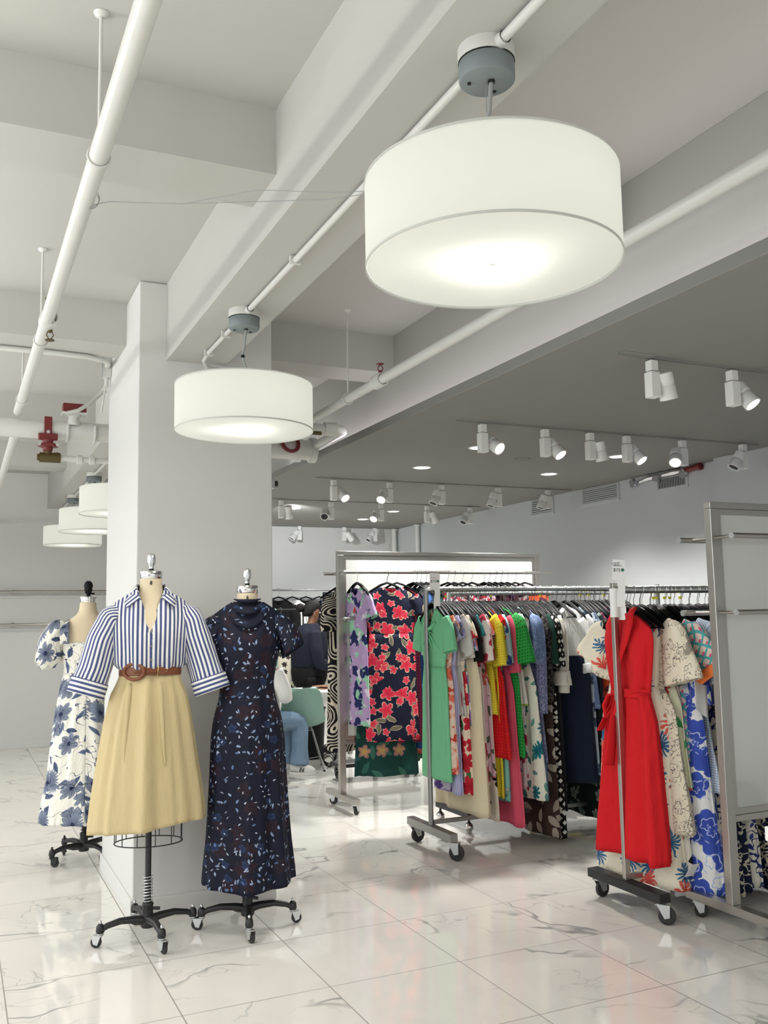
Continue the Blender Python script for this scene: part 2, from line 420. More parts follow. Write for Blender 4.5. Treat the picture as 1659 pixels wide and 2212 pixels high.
# ------------------------------------------------------------------ pendant lamps
def shade_mat():
    m = bpy.data.materials.new('glowing_lamp_fabric'); m.use_nodes = True; T = NT(m); nt = m.node_tree
    nt.nodes.remove(nt.nodes['Principled BSDF']); out = nt.nodes['Material Output']
    em = T.n('ShaderNodeEmission'); em.inputs[0].default_value = (0.98, 1.0, 0.945, 1); em.inputs[1].default_value = 0.21
    tr = T.n('ShaderNodeBsdfTranslucent'); tr.inputs[0].default_value = (0.85, 0.85, 0.78, 1)
    df = T.n('ShaderNodeBsdfDiffuse'); df.inputs[0].default_value = (0.5, 0.5, 0.48, 1)
    mx = T.n('ShaderNodeMixShader'); mx.inputs[0].default_value = 0.45
    T.link(tr.outputs[0], mx.inputs[1]); T.link(df.outputs[0], mx.inputs[2])
    ad = T.n('ShaderNodeAddShader'); T.link(em.outputs[0], ad.inputs[0]); T.link(mx.outputs[0], ad.inputs[1])
    T.link(ad.outputs[0], out.inputs[0])
    return m
SHADE = shade_mat()
GREYC = mat('grey_cable', lin(150, 152, 150), 0.5)
lamp_src = None
def pendant(y, x=1.172):
    t = thing('pendant_lamp', '', 'pendant lamp', (x, y, 2.349))
    z0, z1, R = 0.0, 0.21, 0.312
    MB().lathe([(0.072, 0.530), (0.072, 0.566)], n=24).build('junction_box', PIPEP, t)
    MB().lathe([(0.0, 0.478), (0.066, 0.478), (0.0705, 0.483), (0.0705, 0.526), (0.066, 0.53), (0.0, 0.53)], n=40).build('canopy', CANGREY, t)
    for a in (0.6, 2.7): MB().cyl((0.045*math.cos(a), 0.045*math.sin(a), 0.474), (0.045*math.cos(a), 0.045*math.sin(a), 0.479), 0.005, n=8).build('canopy_screw', BLACKM, t)
    MB().cyl((0.005, -0.012, 0.471), (0.005, -0.012, 0.48), 0.009, n=12).build('cable_gland', BLACKM, t)
    MB().tube([(0.005, -0.012, 0.475), (0.002, -0.010, 0.44), (0.0, -0.008, 0.40), (-0.008, 0, 0.36), (-0.004, 0.0, 0.325), (0.012, 0, 0.29), (0.018, 0, 0.24), (0.010, 0, 0.205)], 0.0055, 8).build('cable', GREYC, t)
    MB().cyl((0.0, 0.006, 0.478), (0.0, 0.006, 0.205), 0.0012, n=6).build('suspension_wire', GREYC, t)
    MB().lathe([(0.004, -0.006), (0.0085, -0.006), (0.0085, 0.006), (0.004, 0.006)], (-0.007, 0, 0.35), 12).build('cable_tie', BLACKP, t)
    MB().lathe([(R, z0), (R, z1)], n=96).build('lamp_shade', SHADE, t)
    MB().lathe([(0.0, 0.004), (R-0.004, 0.004)], n=96).build('diffuser', SHADE, t)
    MB().lathe([(0.03, z1-0.006), (R-0.002, z1-0.006)], n=96).build('shade_top', SHADE, t)
    RIM = mat('shade_rim', lin(196, 198, 190), 0.6)
    MB().lathe([(R-0.001, -0.002), (R+0.0015, -0.002), (R+0.0015, 0.004), (R-0.001, 0.004)], n=96).build('bottom_rim', RIM, t)
    MB().lathe([(R-0.001, z1-0.003), (R+0.0015, z1-0.003), (R+0.0015, z1+0.002), (R-0.001, z1+0.002)], n=96).build('top_rim', RIM, t)
    return t
def bulbs(t, power):
    for k, a in enumerate((2.9, 5.0, 0.8)):
        l = bpy.data.lights.new('lamp_bulb', 'POINT'); l.energy = power; l.shadow_soft_size = 0.035; l.color = (1, 1, 0.93)
        o = bpy.data.objects.new('lamp_bulb', l); C.objects.link(o); o.location = (t.location.x+0.15*math.cos(a), t.location.y+0.15*math.sin(a), t.location.z+0.115)
    spot('lamp_downlight', (t.location.x, t.location.y, t.location.z-0.006), (t.location.x, t.location.y, 0), 45, 150, 0.9, 0.12, (1.0, 0.98, 0.93))
lamp = pendant(1.87)
lamp['label'] = 'largest white drum pendant lamp, hanging nearest at the top of the view'
bulbs(lamp, 0.20)
for y, lb, pw in ((4.03, 'white drum pendant lamp hanging in front of the square white pillar', 0.22),
              (7.55, 'highest of the three stacked-looking drum lamps left of the pillar, cut by the pillar edge', 0.2),
              (9.125, 'middle of the three drum lamps in the row behind the pillar on the left', 0.2),
              (10.83, 'lowest and furthest drum lamp in the row behind the pillar on the left', 0.2)):
    t = dup(lamp, (1.172, y, 2.349), label=lb); bulbs(t, pw)

# conduit feeding the lamps, under the long beam
t = thing('conduit', 'long thin white conduit clipped under the main ceiling beam, feeding the drum lamps', 'conduit', (1.172, 0, 2.9))
cz = -0.003
for a, b, r in ((-2.9, 1.80, 0.013), (1.95, 3.95, 0.013)):
    MB().cyl((0.0, a, cz), (0.0, b, cz), r, n=14).build('pipe', PIPEP, t)
MB().tube([(0, 4.10, cz), (0, 4.55, cz), (0.0, 4.72, cz), (0.005, 4.82, cz-0.01), (0.04, 4.90, cz-0.02), (0.10, 4.93, cz-0.02), (0.24, 4.955, cz-0.02)], 0.011, 12).build('pipe', PIPEP, t)
MB().cyl((0, 6.07, cz), (0, 12.19, cz), 0.012, n=12).build('pipe', PIPEP, t)
for y in (0.9, 2.45, 3.32, 4.35, 4.7):
    MB().bx(-0.022, 0.022, y-0.008, y+0.008, cz-0.015, cz+0.017).build('clip', PIPEP, t)
for y in (1.80, 3.95):
    MB().lathe([(0.017, -0.02), (0.019, 0.0), (0.017, 0.02)], (0, y, cz), 14, 'y').build('coupling', PIPEP, t)

# ------------------------------------------------------------------ pipes overhead on the left
def sprinkler(parent, p, upright=True, m=BRASS):
    s = 1 if upright else -1; q = Vector(p)
    b = MB().lathe([(0.010, 0), (0.012, 0.012*s), (0.006, 0.02*s)], q, 10)
    b.tube([q+Vector((0.008, 0, 0.015*s)), q+Vector((0.016, 0, 0.032*s)), q+Vector((0.004, 0, 0.052*s))], 0.0028, 6)
    b.tube([q+Vector((-0.008, 0, 0.015*s)), q+Vector((-0.016, 0, 0.032*s)), q+Vector((-0.004, 0, 0.052*s))], 0.0028, 6)
    b.lathe([(0, 0.052*s), (0.020, 0.054*s), (0.022, 0.058*s), (0, 0.06*s)], q, 14)
    return b.build('sprinkler_head', m, parent)
def hanger_rod(parent, x, y, z0, z1, ring=0.033):
    MB().cyl((x, y, z0+ring), (x, y, z1), 0.0055, n=8).build('hanger_rod', PIPEP, parent)
    MB().tube([Vector((x, y, z0))+ring*Vector((math.cos(a), 0, math.sin(a))) for a in [2*PI*i/18 for i in range(19)]], 0.004, 6).build('hanger_ring', PIPEP, parent)
    MB().lathe([(0.0, 0), (0.024, 0), (0.018, -0.01), (0.006, -0.014)], (x, y, z1), 14).build('ceiling_flange', PIPEP, parent)
LP = (0.36, 2.9)
t = thing('sprinkler_pipe', 'white sprinkler pipe running away from the viewer below the left ceiling bays', 'pipe', (0, 0, 0))
MB().cyl((0.372, -2.9, LP[1]), (0.336, 6.42, LP[1]-0.02), 0.029, n=24).build('pipe', PIPEP, t)
MB().lathe([(0.034, -0.05), (0.042, -0.045), (0.042, 0.045), (0.034, 0.05)], (0.352, 4.42, 2.893), 20, 'y').build('tee_fitting', PIPEP, t)
sprinkler(t, (0.352, 4.38, 2.925)); sprinkler(t, (0.362, 4.45, 2.862), False)
for y, zt in ((2.75, 3.349), (4.73, 3.349), (6.05, 3.349)): hanger_rod(t, 0.372-0.036*(y+2.9)/9.32, y, 2.9-0.02*(y+2.9)/9.32, zt)
MB().cyl((0.335, 6.42, 2.78), (0.33, 12.19, 2.72), 0.029, n=20).build('pipe', PIPEP, t)
MB().lathe([(0.035, -0.05), (0.045, -0.04), (0.045, 0.05), (0.035, 0.06)], (0.336, 6.55, 2.775), 20, 'y').build('coupling', PIPEP, t)

t = thing('riser_main_pipe', 'thick white horizontal water main with red valve gear left of the pillar', 'pipe', (0, 6.43, 2.775))
MB().cyl((-3.4, 0, 0), (1.55, 0, 0), 0.062, n=28).build('pipe', PIPEP, t)
cl = MB()
cl.bx(0.495, 0.545, -0.075, -0.064, -0.06, 0.075); cl.box((0.52, -0.07, -0.062), (0.12, 0.03, 0.045)); cl.cyl((0.52, -0.069, -0.08), (0.52, -0.069, -0.16), 0.036, 0.03, n=16)
g = cl.build('red_clamp', REDP, t, bevel=0.006); g['label'] = 'dark red bolted clamp gripping the main'
MB().lathe([(0.03, -0.11), (0.062, -0.11), (0.066, -0.10), (0.062, -0.09), (0.03, -0.09)], (0.52, -0.069, -0.02), 6).build('clamp_flange', REDP, t)
bo = MB()
for s in (-1, 1): bo.cyl((0.52+s*0.055, -0.12, -0.118), (0.52+s*0.055, -0.10, -0.118), 0.011, n=8)
bo.cyl((0.52, -0.082, -0.03), (0.52, -0.074, -0.03), 0.012, n=8)
bo.build('bolts', ZINC, t)
v = MB().cyl((0.47, -0.069, -0.20), (0.60, -0.069, -0.20), 0.033, n=14).cyl((0.52, -0.069, -0.16), (0.52, -0.069, -0.20), 0.026, n=12).cyl((0.455, -0.069, -0.20), (0.47, -0.069, -0.20), 0.022, n=8).cyl((0.575, -0.069, -0.165), (0.575, -0.069, -0.20), 0.020, n=6)
v.build('brass_valve', BRASS, t)
d = MB().cyl((0.60, -0.069, -0.20), (1.3, -0.069, -0.21), 0.019, n=14)
for x in (0.72, 0.80): d.lathe([(0.02, -0.02), (0.030, -0.015), (0.030, 0.015), (0.02, 0.02)], (x, -0.069, -0.203), 14, 'x')
d.build('drain_pipe', PIPEP, t)
for x in (0.645, 0.82):
    MB().tube([(x, -0.066, 0.03), (x, -0.068, -0.03), (x, -0.045, -0.062), (x, 0, -0.072)], 0.010, 8).build('u_bolt', PIPEP, t)
t = thing('flow_switch', 'small dark red alarm box on top of the thick water main, left of the pillar', 'alarm box', (0.685, 6.40, 2.815))
MB().lathe([(0.042, -0.01), (0.048, 0.0), (0.036, 0.03), (0.036, 0.05), (0.045, 0.055), (0.045, 0.062)], n=8).build('saddle', PIPEP, t)
MB().bx(-0.075, 0.075, -0.045, 0.045, 0.075, 0.135).build('cover', REDP, t, bevel=0.005)
MB().bx(-0.078, 0.078, -0.048, 0.048, 0.062, 0.076).build('base_plate', PIPEP, t)
pts = [Vector((-0.06, -0.05, 0.06)), Vector((0.02, -0.06, 0.085)), Vector((0.09, -0.06, 0.135)), Vector((0.16, -0.05, 0.21)), Vector((0.195, -0.04, 0.24))]
fx = MB(); fine = []
for i in range(len(pts)-1):
    for k in range(16): fine.append(pts[i].lerp(pts[i+1], k/16))
fx.tube(fine, [0.0125+0.0022*(i % 2) for i in range(len(fine))], 10)
fx.build('flexible_conduit', PIPEP, t)
t = thing('junction_box', 'small white electrical box fixed to the left face of the pillar near the ceiling beam', 'electrical box', (0.835, 6.0, 3.12))
MB().bx(-0.03, 0.026, -0.035, 0.035, -0.07, 0.07).build('housing', PIPEP, t, bevel=0.003)
MB().bx(-0.037, -0.03, -0.04, 0.04, -0.075, 0.075).build('cover_plate', ZINC, t, bevel=0.002)
MB().cyl((0, 0, -0.07), (0, 0, -0.13), 0.012, n=10).build('connector', PIPEP, t)
MB().cyl((0.005, 0.02, -0.07), (0.005, 0.25, -0.245), 0.006, n=8).build('rod', PIPEP, t)
MB().tube([(-4.0, -0.36, -0.04), (-1.0, -0.36, -0.04), (-0.35, -0.36, -0.04), (-0.16, -0.34, -0.038), (-0.05, -0.26, -0.03), (-0.01, -0.14, -0.01), (0.0, -0.03, 0.0)], 0.016, 14).build('conduit_pipe', PIPEP, t)
# thin wire strung from the left pipe to the big lamp
wz = MB()
wz.tube([(0.362, 3.06, 2.868), (0.42, 3.02, 2.875), (0.62, 2.86, 2.835), (0.82, 2.68, 2.80), (0.99, 2.50, 2.76), (1.10, 2.30, 2.72), (1.13, 2.17, 2.565)], 0.0014, 6)
wz.tube([(0.62, 2.86, 2.833), (0.82, 2.66, 2.83), (1.00, 2.48, 2.775), (1.07, 2.36, 2.74)], 0.0012, 6)
wz.tube([Vector((0.362, 3.06, 2.893))+0.031*Vector((math.cos(a), 0.35*math.sin(a*0.7), math.sin(a))) for a in [2*PI*i/24 for i in range(49)]], 0.0013, 5)
tag(wz.build('wire', GREYC), 'thin loose grey wire strung from the left pipe towards the big lamp', 'wire')

# ------------------------------------------------------------------ pipes overhead on the right bay
t = thing('sprinkler_pipe', 'white sprinkler pipe running above the cove light, right of the main beam', 'pipe', (0, 0, 0))
MB().cyl((2.10, -2.9, 2.80), (2.10, 6.15, 2.80), 0.027, n=24).build('pipe', PIPEP, t)
MB().lathe([(0.03, -0.05), (0.04, -0.045), (0.04, 0.045), (0.03, 0.05)], (2.10, 4.57, 2.80), 20, 'y').build('tee_fitting', PIPEP, t)
sprinkler(t, (2.10, 4.55, 2.835), m=REDP)
hanger_rod(t, 2.10, 5.02, 2.80, 3.349)
MB().tube([(2.10, 6.05, 2.80), (2.10, 6.3, 2.80), (2.10, 6.6, 2.76)], 0.026, 16).build('pipe', PIPEP, t)
t = thing('valve_assembly', 'white pipe elbow with dark red valve handwheel, half hidden behind the lamp by the pillar', 'valve', (0, 0, 0))
MB().tube([(1.63, 5.90, 2.80), (2.20, 5.90, 2.80), (2.36, 5.90, 2.80), (2.42, 5.91, 2.80), (2.445, 5.95, 2.80), (2.445, 6.05, 2.80), (2.40, 6.45, 2.775)], 0.034, 16).build('elbow_pipe', PIPEP, t)
MB().lathe([(0.036, -0.05), (0.047, -0.045), (0.047, 0.045), (0.036, 0.05)], (2.33, 5.90, 2.80), 20, 'x').build('coupling', PIPEP, t)
MB().cyl((1.62, 6.45, 2.745), (2.42, 6.45, 2.75), 0.075, n=28).build('valve_body', PIPEP, t)
for x in (2.28, 2.40): MB().lathe([(0.075, -0.025), (0.095, -0.02), (0.095, 0.02), (0.075, 0.025)], (x, 6.45, 2.75), 26, 'x').build('coupling', PIPEP, t)
MB().tube([Vector((2.20, 6.36, 2.775))+0.062*Vector((math.cos(a), 0.3*math.sin(a), math.sin(a))) for a in [2*PI*i/24 for i in range(25)]], 0.014, 8).build('handwheel', REDP, t)
MB().cyl((2.03, 5.80, 2.745), (2.225, 5.80, 2.745), 0.013, n=10).build('lever', BRASS, t)
MB().box((1.995, 6.30, 2.66), (0.06, 0.06, 0.20)).build('red_clamp', REDP, t, bevel=0.01)
MB().cyl((1.995, 6.30, 2.56), (1.995, 6.30, 2.48), 0.018, n=10).build('drain_stub', BLACKM, t)
MB().box((2.01, 6.30, 2.46), (0.085, 0.05, 0.075)).build('gauge_valve', ZINC, t, bevel=0.008)
MB().cyl((2.05, 6.30, 2.46), (2.075, 6.30, 2.46), 0.022, n=10).build('valve_cap', BLACKM, t)

# ------------------------------------------------------------------ dropped ceiling: tracks, spots, downlights, vents
def track(x0, x1, y, lb):
    t = thing('lighting_track', lb, 'light track', ((x0+x1)/2, y, 2.68))
    L = x1-x0
    b = MB(); b.bx(-L/2, L/2, -0.017, -0.006, -0.006, 0); b.bx(-L/2, L/2, 0.006, 0.017, -0.006, 0)
    b.build('rail', DROPP, t); MB().bx(-L/2, L/2, -0.006, 0.006, -0.002, 0).build('slot', DARKV, t)
    MB().bx(-L/2-0.012, -L/2, -0.018, 0.018, -0.007, 0).build('end_cap', DROPP, t)
    MB().bx(-L/2+0.0, -L/2+0.20, -0.05, 0.03, -0.003, 0).build('feed_plate', DROPP, t)
    return t
track(2.72, 5.3, 3.30, 'white lighting track nearest to the viewer on the dropped ceiling')
track(2.75, 5.2, 4.83, 'white lighting track second from the front on the dropped ceiling')
track(2.75, 5.35, 7.265, 'white lighting track third from the front, crossing the dropped ceiling mid-way')
track(2.75, 5.2, 8.72, 'white lighting track fourth from the front on the dropped ceiling')
track(2.75, 5.2, 11.15, 'white lighting track closest to the bright far wall')
def spot_head(x, y, yaw, tilt, lit, lb):
    t = thing('track_spotlight', lb, 'spotlight', (x, y, 2.664))
    MB().bx(-0.021, 0.021, -0.021, 0.021, -0.05, 0).build('adapter', WHITEP, t, bevel=0.003)
    MB().bx(-0.026, 0.026, -0.026, 0.026, -0.175, -0.055).build('driver_box', WHITEP, t, bevel=0.003)
    d = Vector((math.sin(yaw)*math.cos(tilt), math.cos(yaw)*math.cos(tilt), -math.sin(tilt)))
    side = Vector((1, 0, 0)) if math.sin(yaw) >= -0.2 else Vector((-1, 0, 0))
    c = side*0.075+Vector((0, -0.01, -0.125)); R = d.to_track_quat('Z', 'Y').to_matrix()
    def lath(prof):
        b = MB(); b.lathe(prof, n=24); b.v = [tuple(R @ Vector(p)+c) for p in b.v]; return b
    lath([(0.0, -0.075), (0.030, -0.075), (0.038, -0.07), (0.039, -0.022), (0.0365, -0.020), (0.0365, -0.014), (0.039, -0.012), (0.042, 0.055), (0.036, 0.055), (0.034, 0.03), (0, 0.03)]).build('lamp_head', WHITEP, t)
    lath([(0, 0.042), (0.035, 0.042), (0.035, 0.046), (0, 0.050)]).build('lens', GLOW if lit else DARKV, t)
    MB().cyl(tuple(c-side*0.03), tuple(side*0.02+Vector((0, 0, -0.125))), 0.010, n=10).build('pivot', WHITEP, t)
    if lit:
        p = Vector((x, y, 2.664))+c+d*0.07
        spot('track_lamp', p, p+d, lit, 60, 0.8, 0.035)
R90 = PI/2
tgt = -0.35
HEADS = [
 # x, y, yaw (0 = away from viewer), tilt below horizontal, light power, label
 (2.918, 3.30, 1.2, 1.25, 0, 'unlit white track spotlight, largest, at the left end of the nearest track'),
 (3.416, 3.30, 2.75, 0.95, 30, 'lit white track spotlight on the nearest track by the right picture edge'),
 (2.913, 4.83, 2.85, 0.6, 30, 'brightly glaring track spotlight at the left end of the second track'),
 (3.373, 4.83, 2.75, 0.9, 30, 'lit spotlight second from the left on the second track'),
 (3.725, 4.83, 1.3, 1.3, 0, 'unlit spotlight third from the left on the second track'),
 (4.024, 4.83, 2.75, 0.9, 30, 'lit spotlight fourth from the left on the second track, above a round downlight'),
 (4.504, 4.83, -2.3, 0.8, 30, 'lit spotlight turned left, fifth from the left on the second track'),
 (5.029, 4.80, -1.4, 1.0, 0, 'unlit spotlight at the right end of the second track near the side wall'),
 (2.896, 7.265, 2.85, 0.75, 30, 'lit spotlight at the left end of the third track'),
 (3.420, 7.265, -2.4, 0.75, 30, 'lit spotlight turned left, second on the third track'),
 (3.938, 7.265, -1.8, 1.1, 0, 'unlit spotlight in the middle of the third track'),
 (4.531, 7.265, -1.6, 1.2, 0, 'unlit spotlight fourth from the left on the third track'),
 (5.083, 7.265, -1.4, 1.2, 0, 'unlit spotlight at the right end of the third track'),
 (2.913, 8.72, 0.6, 1.2, 0, 'spotlight on the fourth track half hidden by the pillar edge'),
 (3.445, 8.72, -2.7, 0.6, 0, 'unlit spotlight facing the viewer, second on the fourth track'),
 (4.002, 8.72, -2.3, 0.8, 30, 'lit spotlight in the middle of the fourth track'),
 (4.544, 8.72, 1.4, 1.0, 0, 'unlit spotlight turned right on the fourth track'),
 (5.072, 8.72, -1.9, 0.9, 0, 'unlit spotlight at the right end of the fourth track'),
 (3.954, 11.12, -1.6, 0.9, 0, 'leftmost small spotlight on the track by the bright far wall'),
 (4.571, 11.12, 1.5, 0.9, 0, 'middle small spotlight on the track by the bright far wall'),
 (5.009, 11.12, -1.8, 0.9, 0, 'rightmost small spotlight on the track by the bright far wall')]
for h in HEADS: spot_head(*h)
# unseen fill spot added behind the pillar to brighten the far wall
spot('far_wall_fill', (3.1, 9.0, 2.6), (4.3, 11.35, 1.95), 110, 85, 0.9, 0.05, (0.95, 0.98, 1.0))
DOWN = [(3.334, 5.585, 'round lit downlight just under the glaring spotlight of the second track'),
        (4.538, 5.553, 'round lit downlight below the fourth spotlight of the second track'),
        (3.353, 6.501, 'round lit downlight left of centre between second and third tracks'),
        (4.542, 6.463, 'round lit downlight right of centre between second and third tracks'),
        (3.281, 9.393, 'round lit downlight beside the pillar, left of the far three'),
        (4.459, 9.375, 'round lit downlight right of the far three, behind the fourth track'),
        (4.459, 10.241, 'furthest round lit downlight on the dropped ceiling')]
for x, y, lb in DOWN:
    t = thing('downlight', lb, 'downlight', (x, y, 2.68))
    MB().lathe([(0.062, -0.001), (0.076, -0.001), (0.078, -0.004), (0.064, -0.008), (0.060, -0.004)], n=36).build('trim_ring', WHITEP, t)
    MB().lathe([(0, -0.0035), (0.062, -0.0035)], n=36).build('lens', GLOW, t)
    spot('downlight_lamp', (x, y, 2.66), (x, y, 0), 185, 125, 0.9, 0.06, (1, 0.985, 0.95))
t = thing('ceiling_sensor', 'small flat round white sensor on the dropped ceiling between the tracks', 'sensor', (3.904, 5.9, 2.68))
MB().lathe([(0.0, -0.012), (0.05, -0.012), (0.062, -0.004), (0.062, 0)], n=28).build('housing', DROPP, t)
def vent(y0, y1, z0, z1, vertical, lb):
    t = thing('air_vent', lb, 'vent', (5.43, (y0+y1)/2, (z0+z1)/2)); w2, h2 = (y1-y0)/2, (z1-z0)/2
    fr = MB(); e = 0.028
    fr.bx(-0.012, 0, -w2-e, w2+e, h2, h2+0.008); fr.bx(-0.012, 0, -w2-e, w2+e, -h2-e, -h2); fr.bx(-0.012, 0, -w2-e, -w2, -h2, h2); fr.bx(-0.012, 0, w2, w2+e, -h2, h2)
    fr.build('frame', COOLP, t, bevel=0.003)
    MB().bx(-0.003, -0.001, -w2, w2, -h2, h2).build('backing', DARKV, t)
    sl = MB()
    if vertical:
        n = 17
        for i in range(n): yy = -w2+(i+0.5)*2*w2/n; sl.box((-0.007, yy, 0), (0.012, 0.007, 2*h2), Matrix.Rotation(0.6, 3, 'Z'))
    else:
        n = 7
        for i in range(n): zz = -h2+(i+0.5)*2*h2/n; sl.box((-0.007, 0, zz), (0.012, 2*w2, 0.008), Matrix.Rotation(0.5, 3, 'Y'))
    sl.build('slats', STEELD if vertical else COOLP, t)
vent(7.69, 8.04, 2.525, 2.665, False, 'leftmost of the three wall vents below the dropped ceiling')
vent(6.67, 7.18, 2.535, 2.665, False, 'middle and widest slatted vent on the grey side wall')
vent(5.80, 6.13, 2.538, 2.62, True, 'rightmost wall vent, with upright slats under the foil duct')
FOIL = mat('crinkled_foil', (0.7, 0.7, 0.72, 1), 0.22, 1.0, bump=1.0, bscale=40)
t = thing('foil_duct', 'crumpled silver foil duct wrap poking out along the ceiling edge over the right vent', 'duct', (5.40, 6.0, 2.645))
random.seed(3)
pts = [(0.0, 0.36, -0.02), (0, 0.2, 0.0), (0, 0.05, 0.0), (0, -0.1, 0.005), (0, -0.2, 0.0)]
MB().tube(pts, [0.012, 0.026, 0.018, 0.03, 0.014], 7).build('wrap', FOIL, t)
for y in (0.40, 0.10, -0.22):
    MB().box((-0.02, y, -0.02), (0.03, 0.07, 0.05), Matrix.Rotation(y*3, 3, 'X')).build('loose_flap', FOIL, t)
t = thing('red_pipe', 'short dark red pipe end beside the foil duct at the ceiling edge', 'pipe', (5.39, 5.68, 2.648))
MB().cyl((0, 0.10, -0.004), (0, -0.09, 0.004), 0.022, n=14).build('pipe', REDP, t)
MB().lathe([(0.022, -0.015), (0.029, -0.012), (0.029, 0.012), (0.022, 0.015)], (0, -0.08, 0.003), 14, 'y').build('coupling', REDP, t)

# wall-mounted rails on the far left wall
for z, lb in ((1.877, 'upper thin steel wall rail on the far left wall'), (1.480, 'lower thin steel wall rail on the far left wall')):
    t = thing('wall_rail', lb, 'rail', (0.4, 12.1, z))
    MB().cyl((-3.0, 0, 0), (1.9, 0, 0), 0.017, n=14).build('bar', STEEL, t)
    for x in (-1.2, 0.24, 1.6):
        b = MB().cyl((x, 0, 0), (x, 0.099, 0), 0.010, n=10); b.lathe([(0.03, 0.09), (0.03, 0.099)], (x, 0, 0), 14, 'y'); b.cyl((x-0.02, 0, 0), (x+0.02, 0, 0), 0.022, n=12)
        b.build('bracket', STEEL, t)
    MB().bx(-3.0, 1.9, 0.075, 0.099, -0.075, -0.045).build('backing_strip', PAINT, t)
# ------------------------------------------------------------------ cloth builders
def smooth_rows(prof, m):
    """resample (z, a, b, fold, cx, cy) rows with Catmull-Rom"""
    P = [tuple(p)+(0.0,)*(6-len(p)) for p in prof]; out = []
    L = [0]
    for i in range(1, len(P)): L.append(L[-1]+max(abs(P[i][0]-P[i-1][0]), 0.01))
    for k in range(m):
        s = L[-1]*k/(m-1); i = 0
        while i < len(P)-2 and L[i+1] < s: i += 1
        t = (s-L[i])/(L[i+1]-L[i])
        p0, p1, p2, p3 = P[max(i-1, 0)], P[i], P[i+1], P[min(i+2, len(P)-1)]
        row = []
        for j in range(6):
            m1 = (p2[j]-p0[j])*0.5; m2 = (p3[j]-p1[j])*0.5
            if j == 0: row.append(p1[0]+(p2[0]-p1[0])*t); continue
            v = (2*t**3-3*t*t+1)*p1[j]+(t**3-2*t*t+t)*m1+(-2*t**3+3*t*t)*p2[j]+(t**3-t*t)*m2
            row.append(v)
        out.append(row)
    return out
def fold_fn(rng, kmain):
    comps = [(kmain, 1.0, rng.uniform(0, 6.28)), (kmain*2-1, 0.30, rng.uniform(0, 6.28)), (max(2, kmain//2+1), 0.55, rng.uniform(0, 6.28)), (max(1, kmain//3), 0.4, rng.uniform(0, 6.28))]
    def f(th):
        v = 0.0
        for i, (k_, a, p) in enumerate(comps):
            s = math.sin(k_*th+p)
            v += a*(s if i else 0.45*s+0.75*(1-2*abs(math.sin(0.5*(k_*th+p+1.2*math.sin(2*th+p))))))
        return v/1.6
    return f
def cloth(name, m, parent, prof, n=72, rows=34, k=11, amp=0.012, top=None, seed=0, p=2.0, hem=0.0, uvoff=(0, 0), twist=0.0, hems=None):
    """one shell of cloth; rows run from the top edge to the hem, front is -Y.
    top = dict(nw, nf, nb, sh, sw, za): neck half width, front and back neck drop, shoulder drop, shoulder half width, height under which rows are level"""
    rng = random.Random(seed); ff = fold_fn(rng, k); f2 = fold_fn(rng, 5)
    R = smooth_rows(prof, rows); mb = MB(); vs = []
    z_top = R[0][0]
    for i, (z, a, b, fo, cx, cy) in enumerate(R):
        u = 0; prev = None; ring = []
        for j in range(n):
            th = 2*PI*j/n + PI/2          # seam at the back
            c, s = math.cos(th), math.sin(th)
            x = a*math.copysign(abs(c)**(2/p), c); y = b*math.copysign(abs(s)**(2/p), s)
            zz = z
            if top and z > top['za']:
                t = (z-top['za'])/(z_top-top['za'])      # 1 on the top edge
                ax = abs(x); front = s < 0
                if ax < top['nw']:
                    q = ax/top['nw']; drop = top['nf'] if front else top['nb']
                    zt = -drop*(1-q**top.get('pw', 1.4)); pinch = 1.0
                else:
                    q = (ax-top['nw'])/max(top['sw']-top['nw'], 1e-4); zt = -top['sh']*q**1.15; pinch = 1-top.get('pin', 0.9)*min(1, q*3)
                zt += z_top
                zz = top['za']+(zt-top['za'])*t
                y *= 1-(1-pinch)*t**3
            if fo:
                nx, ny = (c/max(a, 1e-4)), (s/max(b, 1e-4)); l = math.hypot(nx, ny); d = amp*fo*ff(th+twist*z)
                x += d*nx/l; y += d*ny/l
            if hem and i >= rows-4: zz += hem*f2(th)*(i-(rows-5))/4
            if hems and i > rows*0.5: zz += hems(th)*((i/(rows-1)-0.5)*2)**1.5
            ring.append(Vector((cx+x, cy+y, zz)))
        # arc length measured from the front centre, so prints run over the chest unbroken
        half = n//2; us = [0.0]*n
        for j in range(half+1, n): us[j] = us[j-1]+((ring[j]-ring[j-1]).xy.length if j > half+0 else 0)
        for j in range(half-1, -1, -1): us[j] = us[j+1]-(ring[j]-ring[j+1]).xy.length
        for j in range(n): mb.uv[len(vs)+j] = (us[j]+uvoff[0], ring[j].z+uvoff[1])
        vs += ring
    fs = [(i*n+j, i*n+(j+1) % n, (i+1)*n+(j+1) % n, (i+1)*n+j) for i in range(rows-1) for j in range(n) if j != n-1]
    # close the back seam with its own UV column
    o = len(vs)
    for i in range(rows):
        vs.append(vs[i*n]); l = (vs[i*n]-vs[i*n+n-1]).xy.length
        mb.uv[o+i] = (mb.uv[i*n+n-1][0]+l, mb.uv[i*n][1])
    fs += [(i*n+n-1, o+i, o+i+1, (i+1)*n+n-1) for i in range(rows-1)]
    mb.add(vs, fs)
    ob = mb.build(name, m, parent, autosmooth=False)
    sd = ob.modifiers.new('thickness', 'SOLIDIFY'); sd.thickness = 0.0022; sd.offset = -1
    return ob
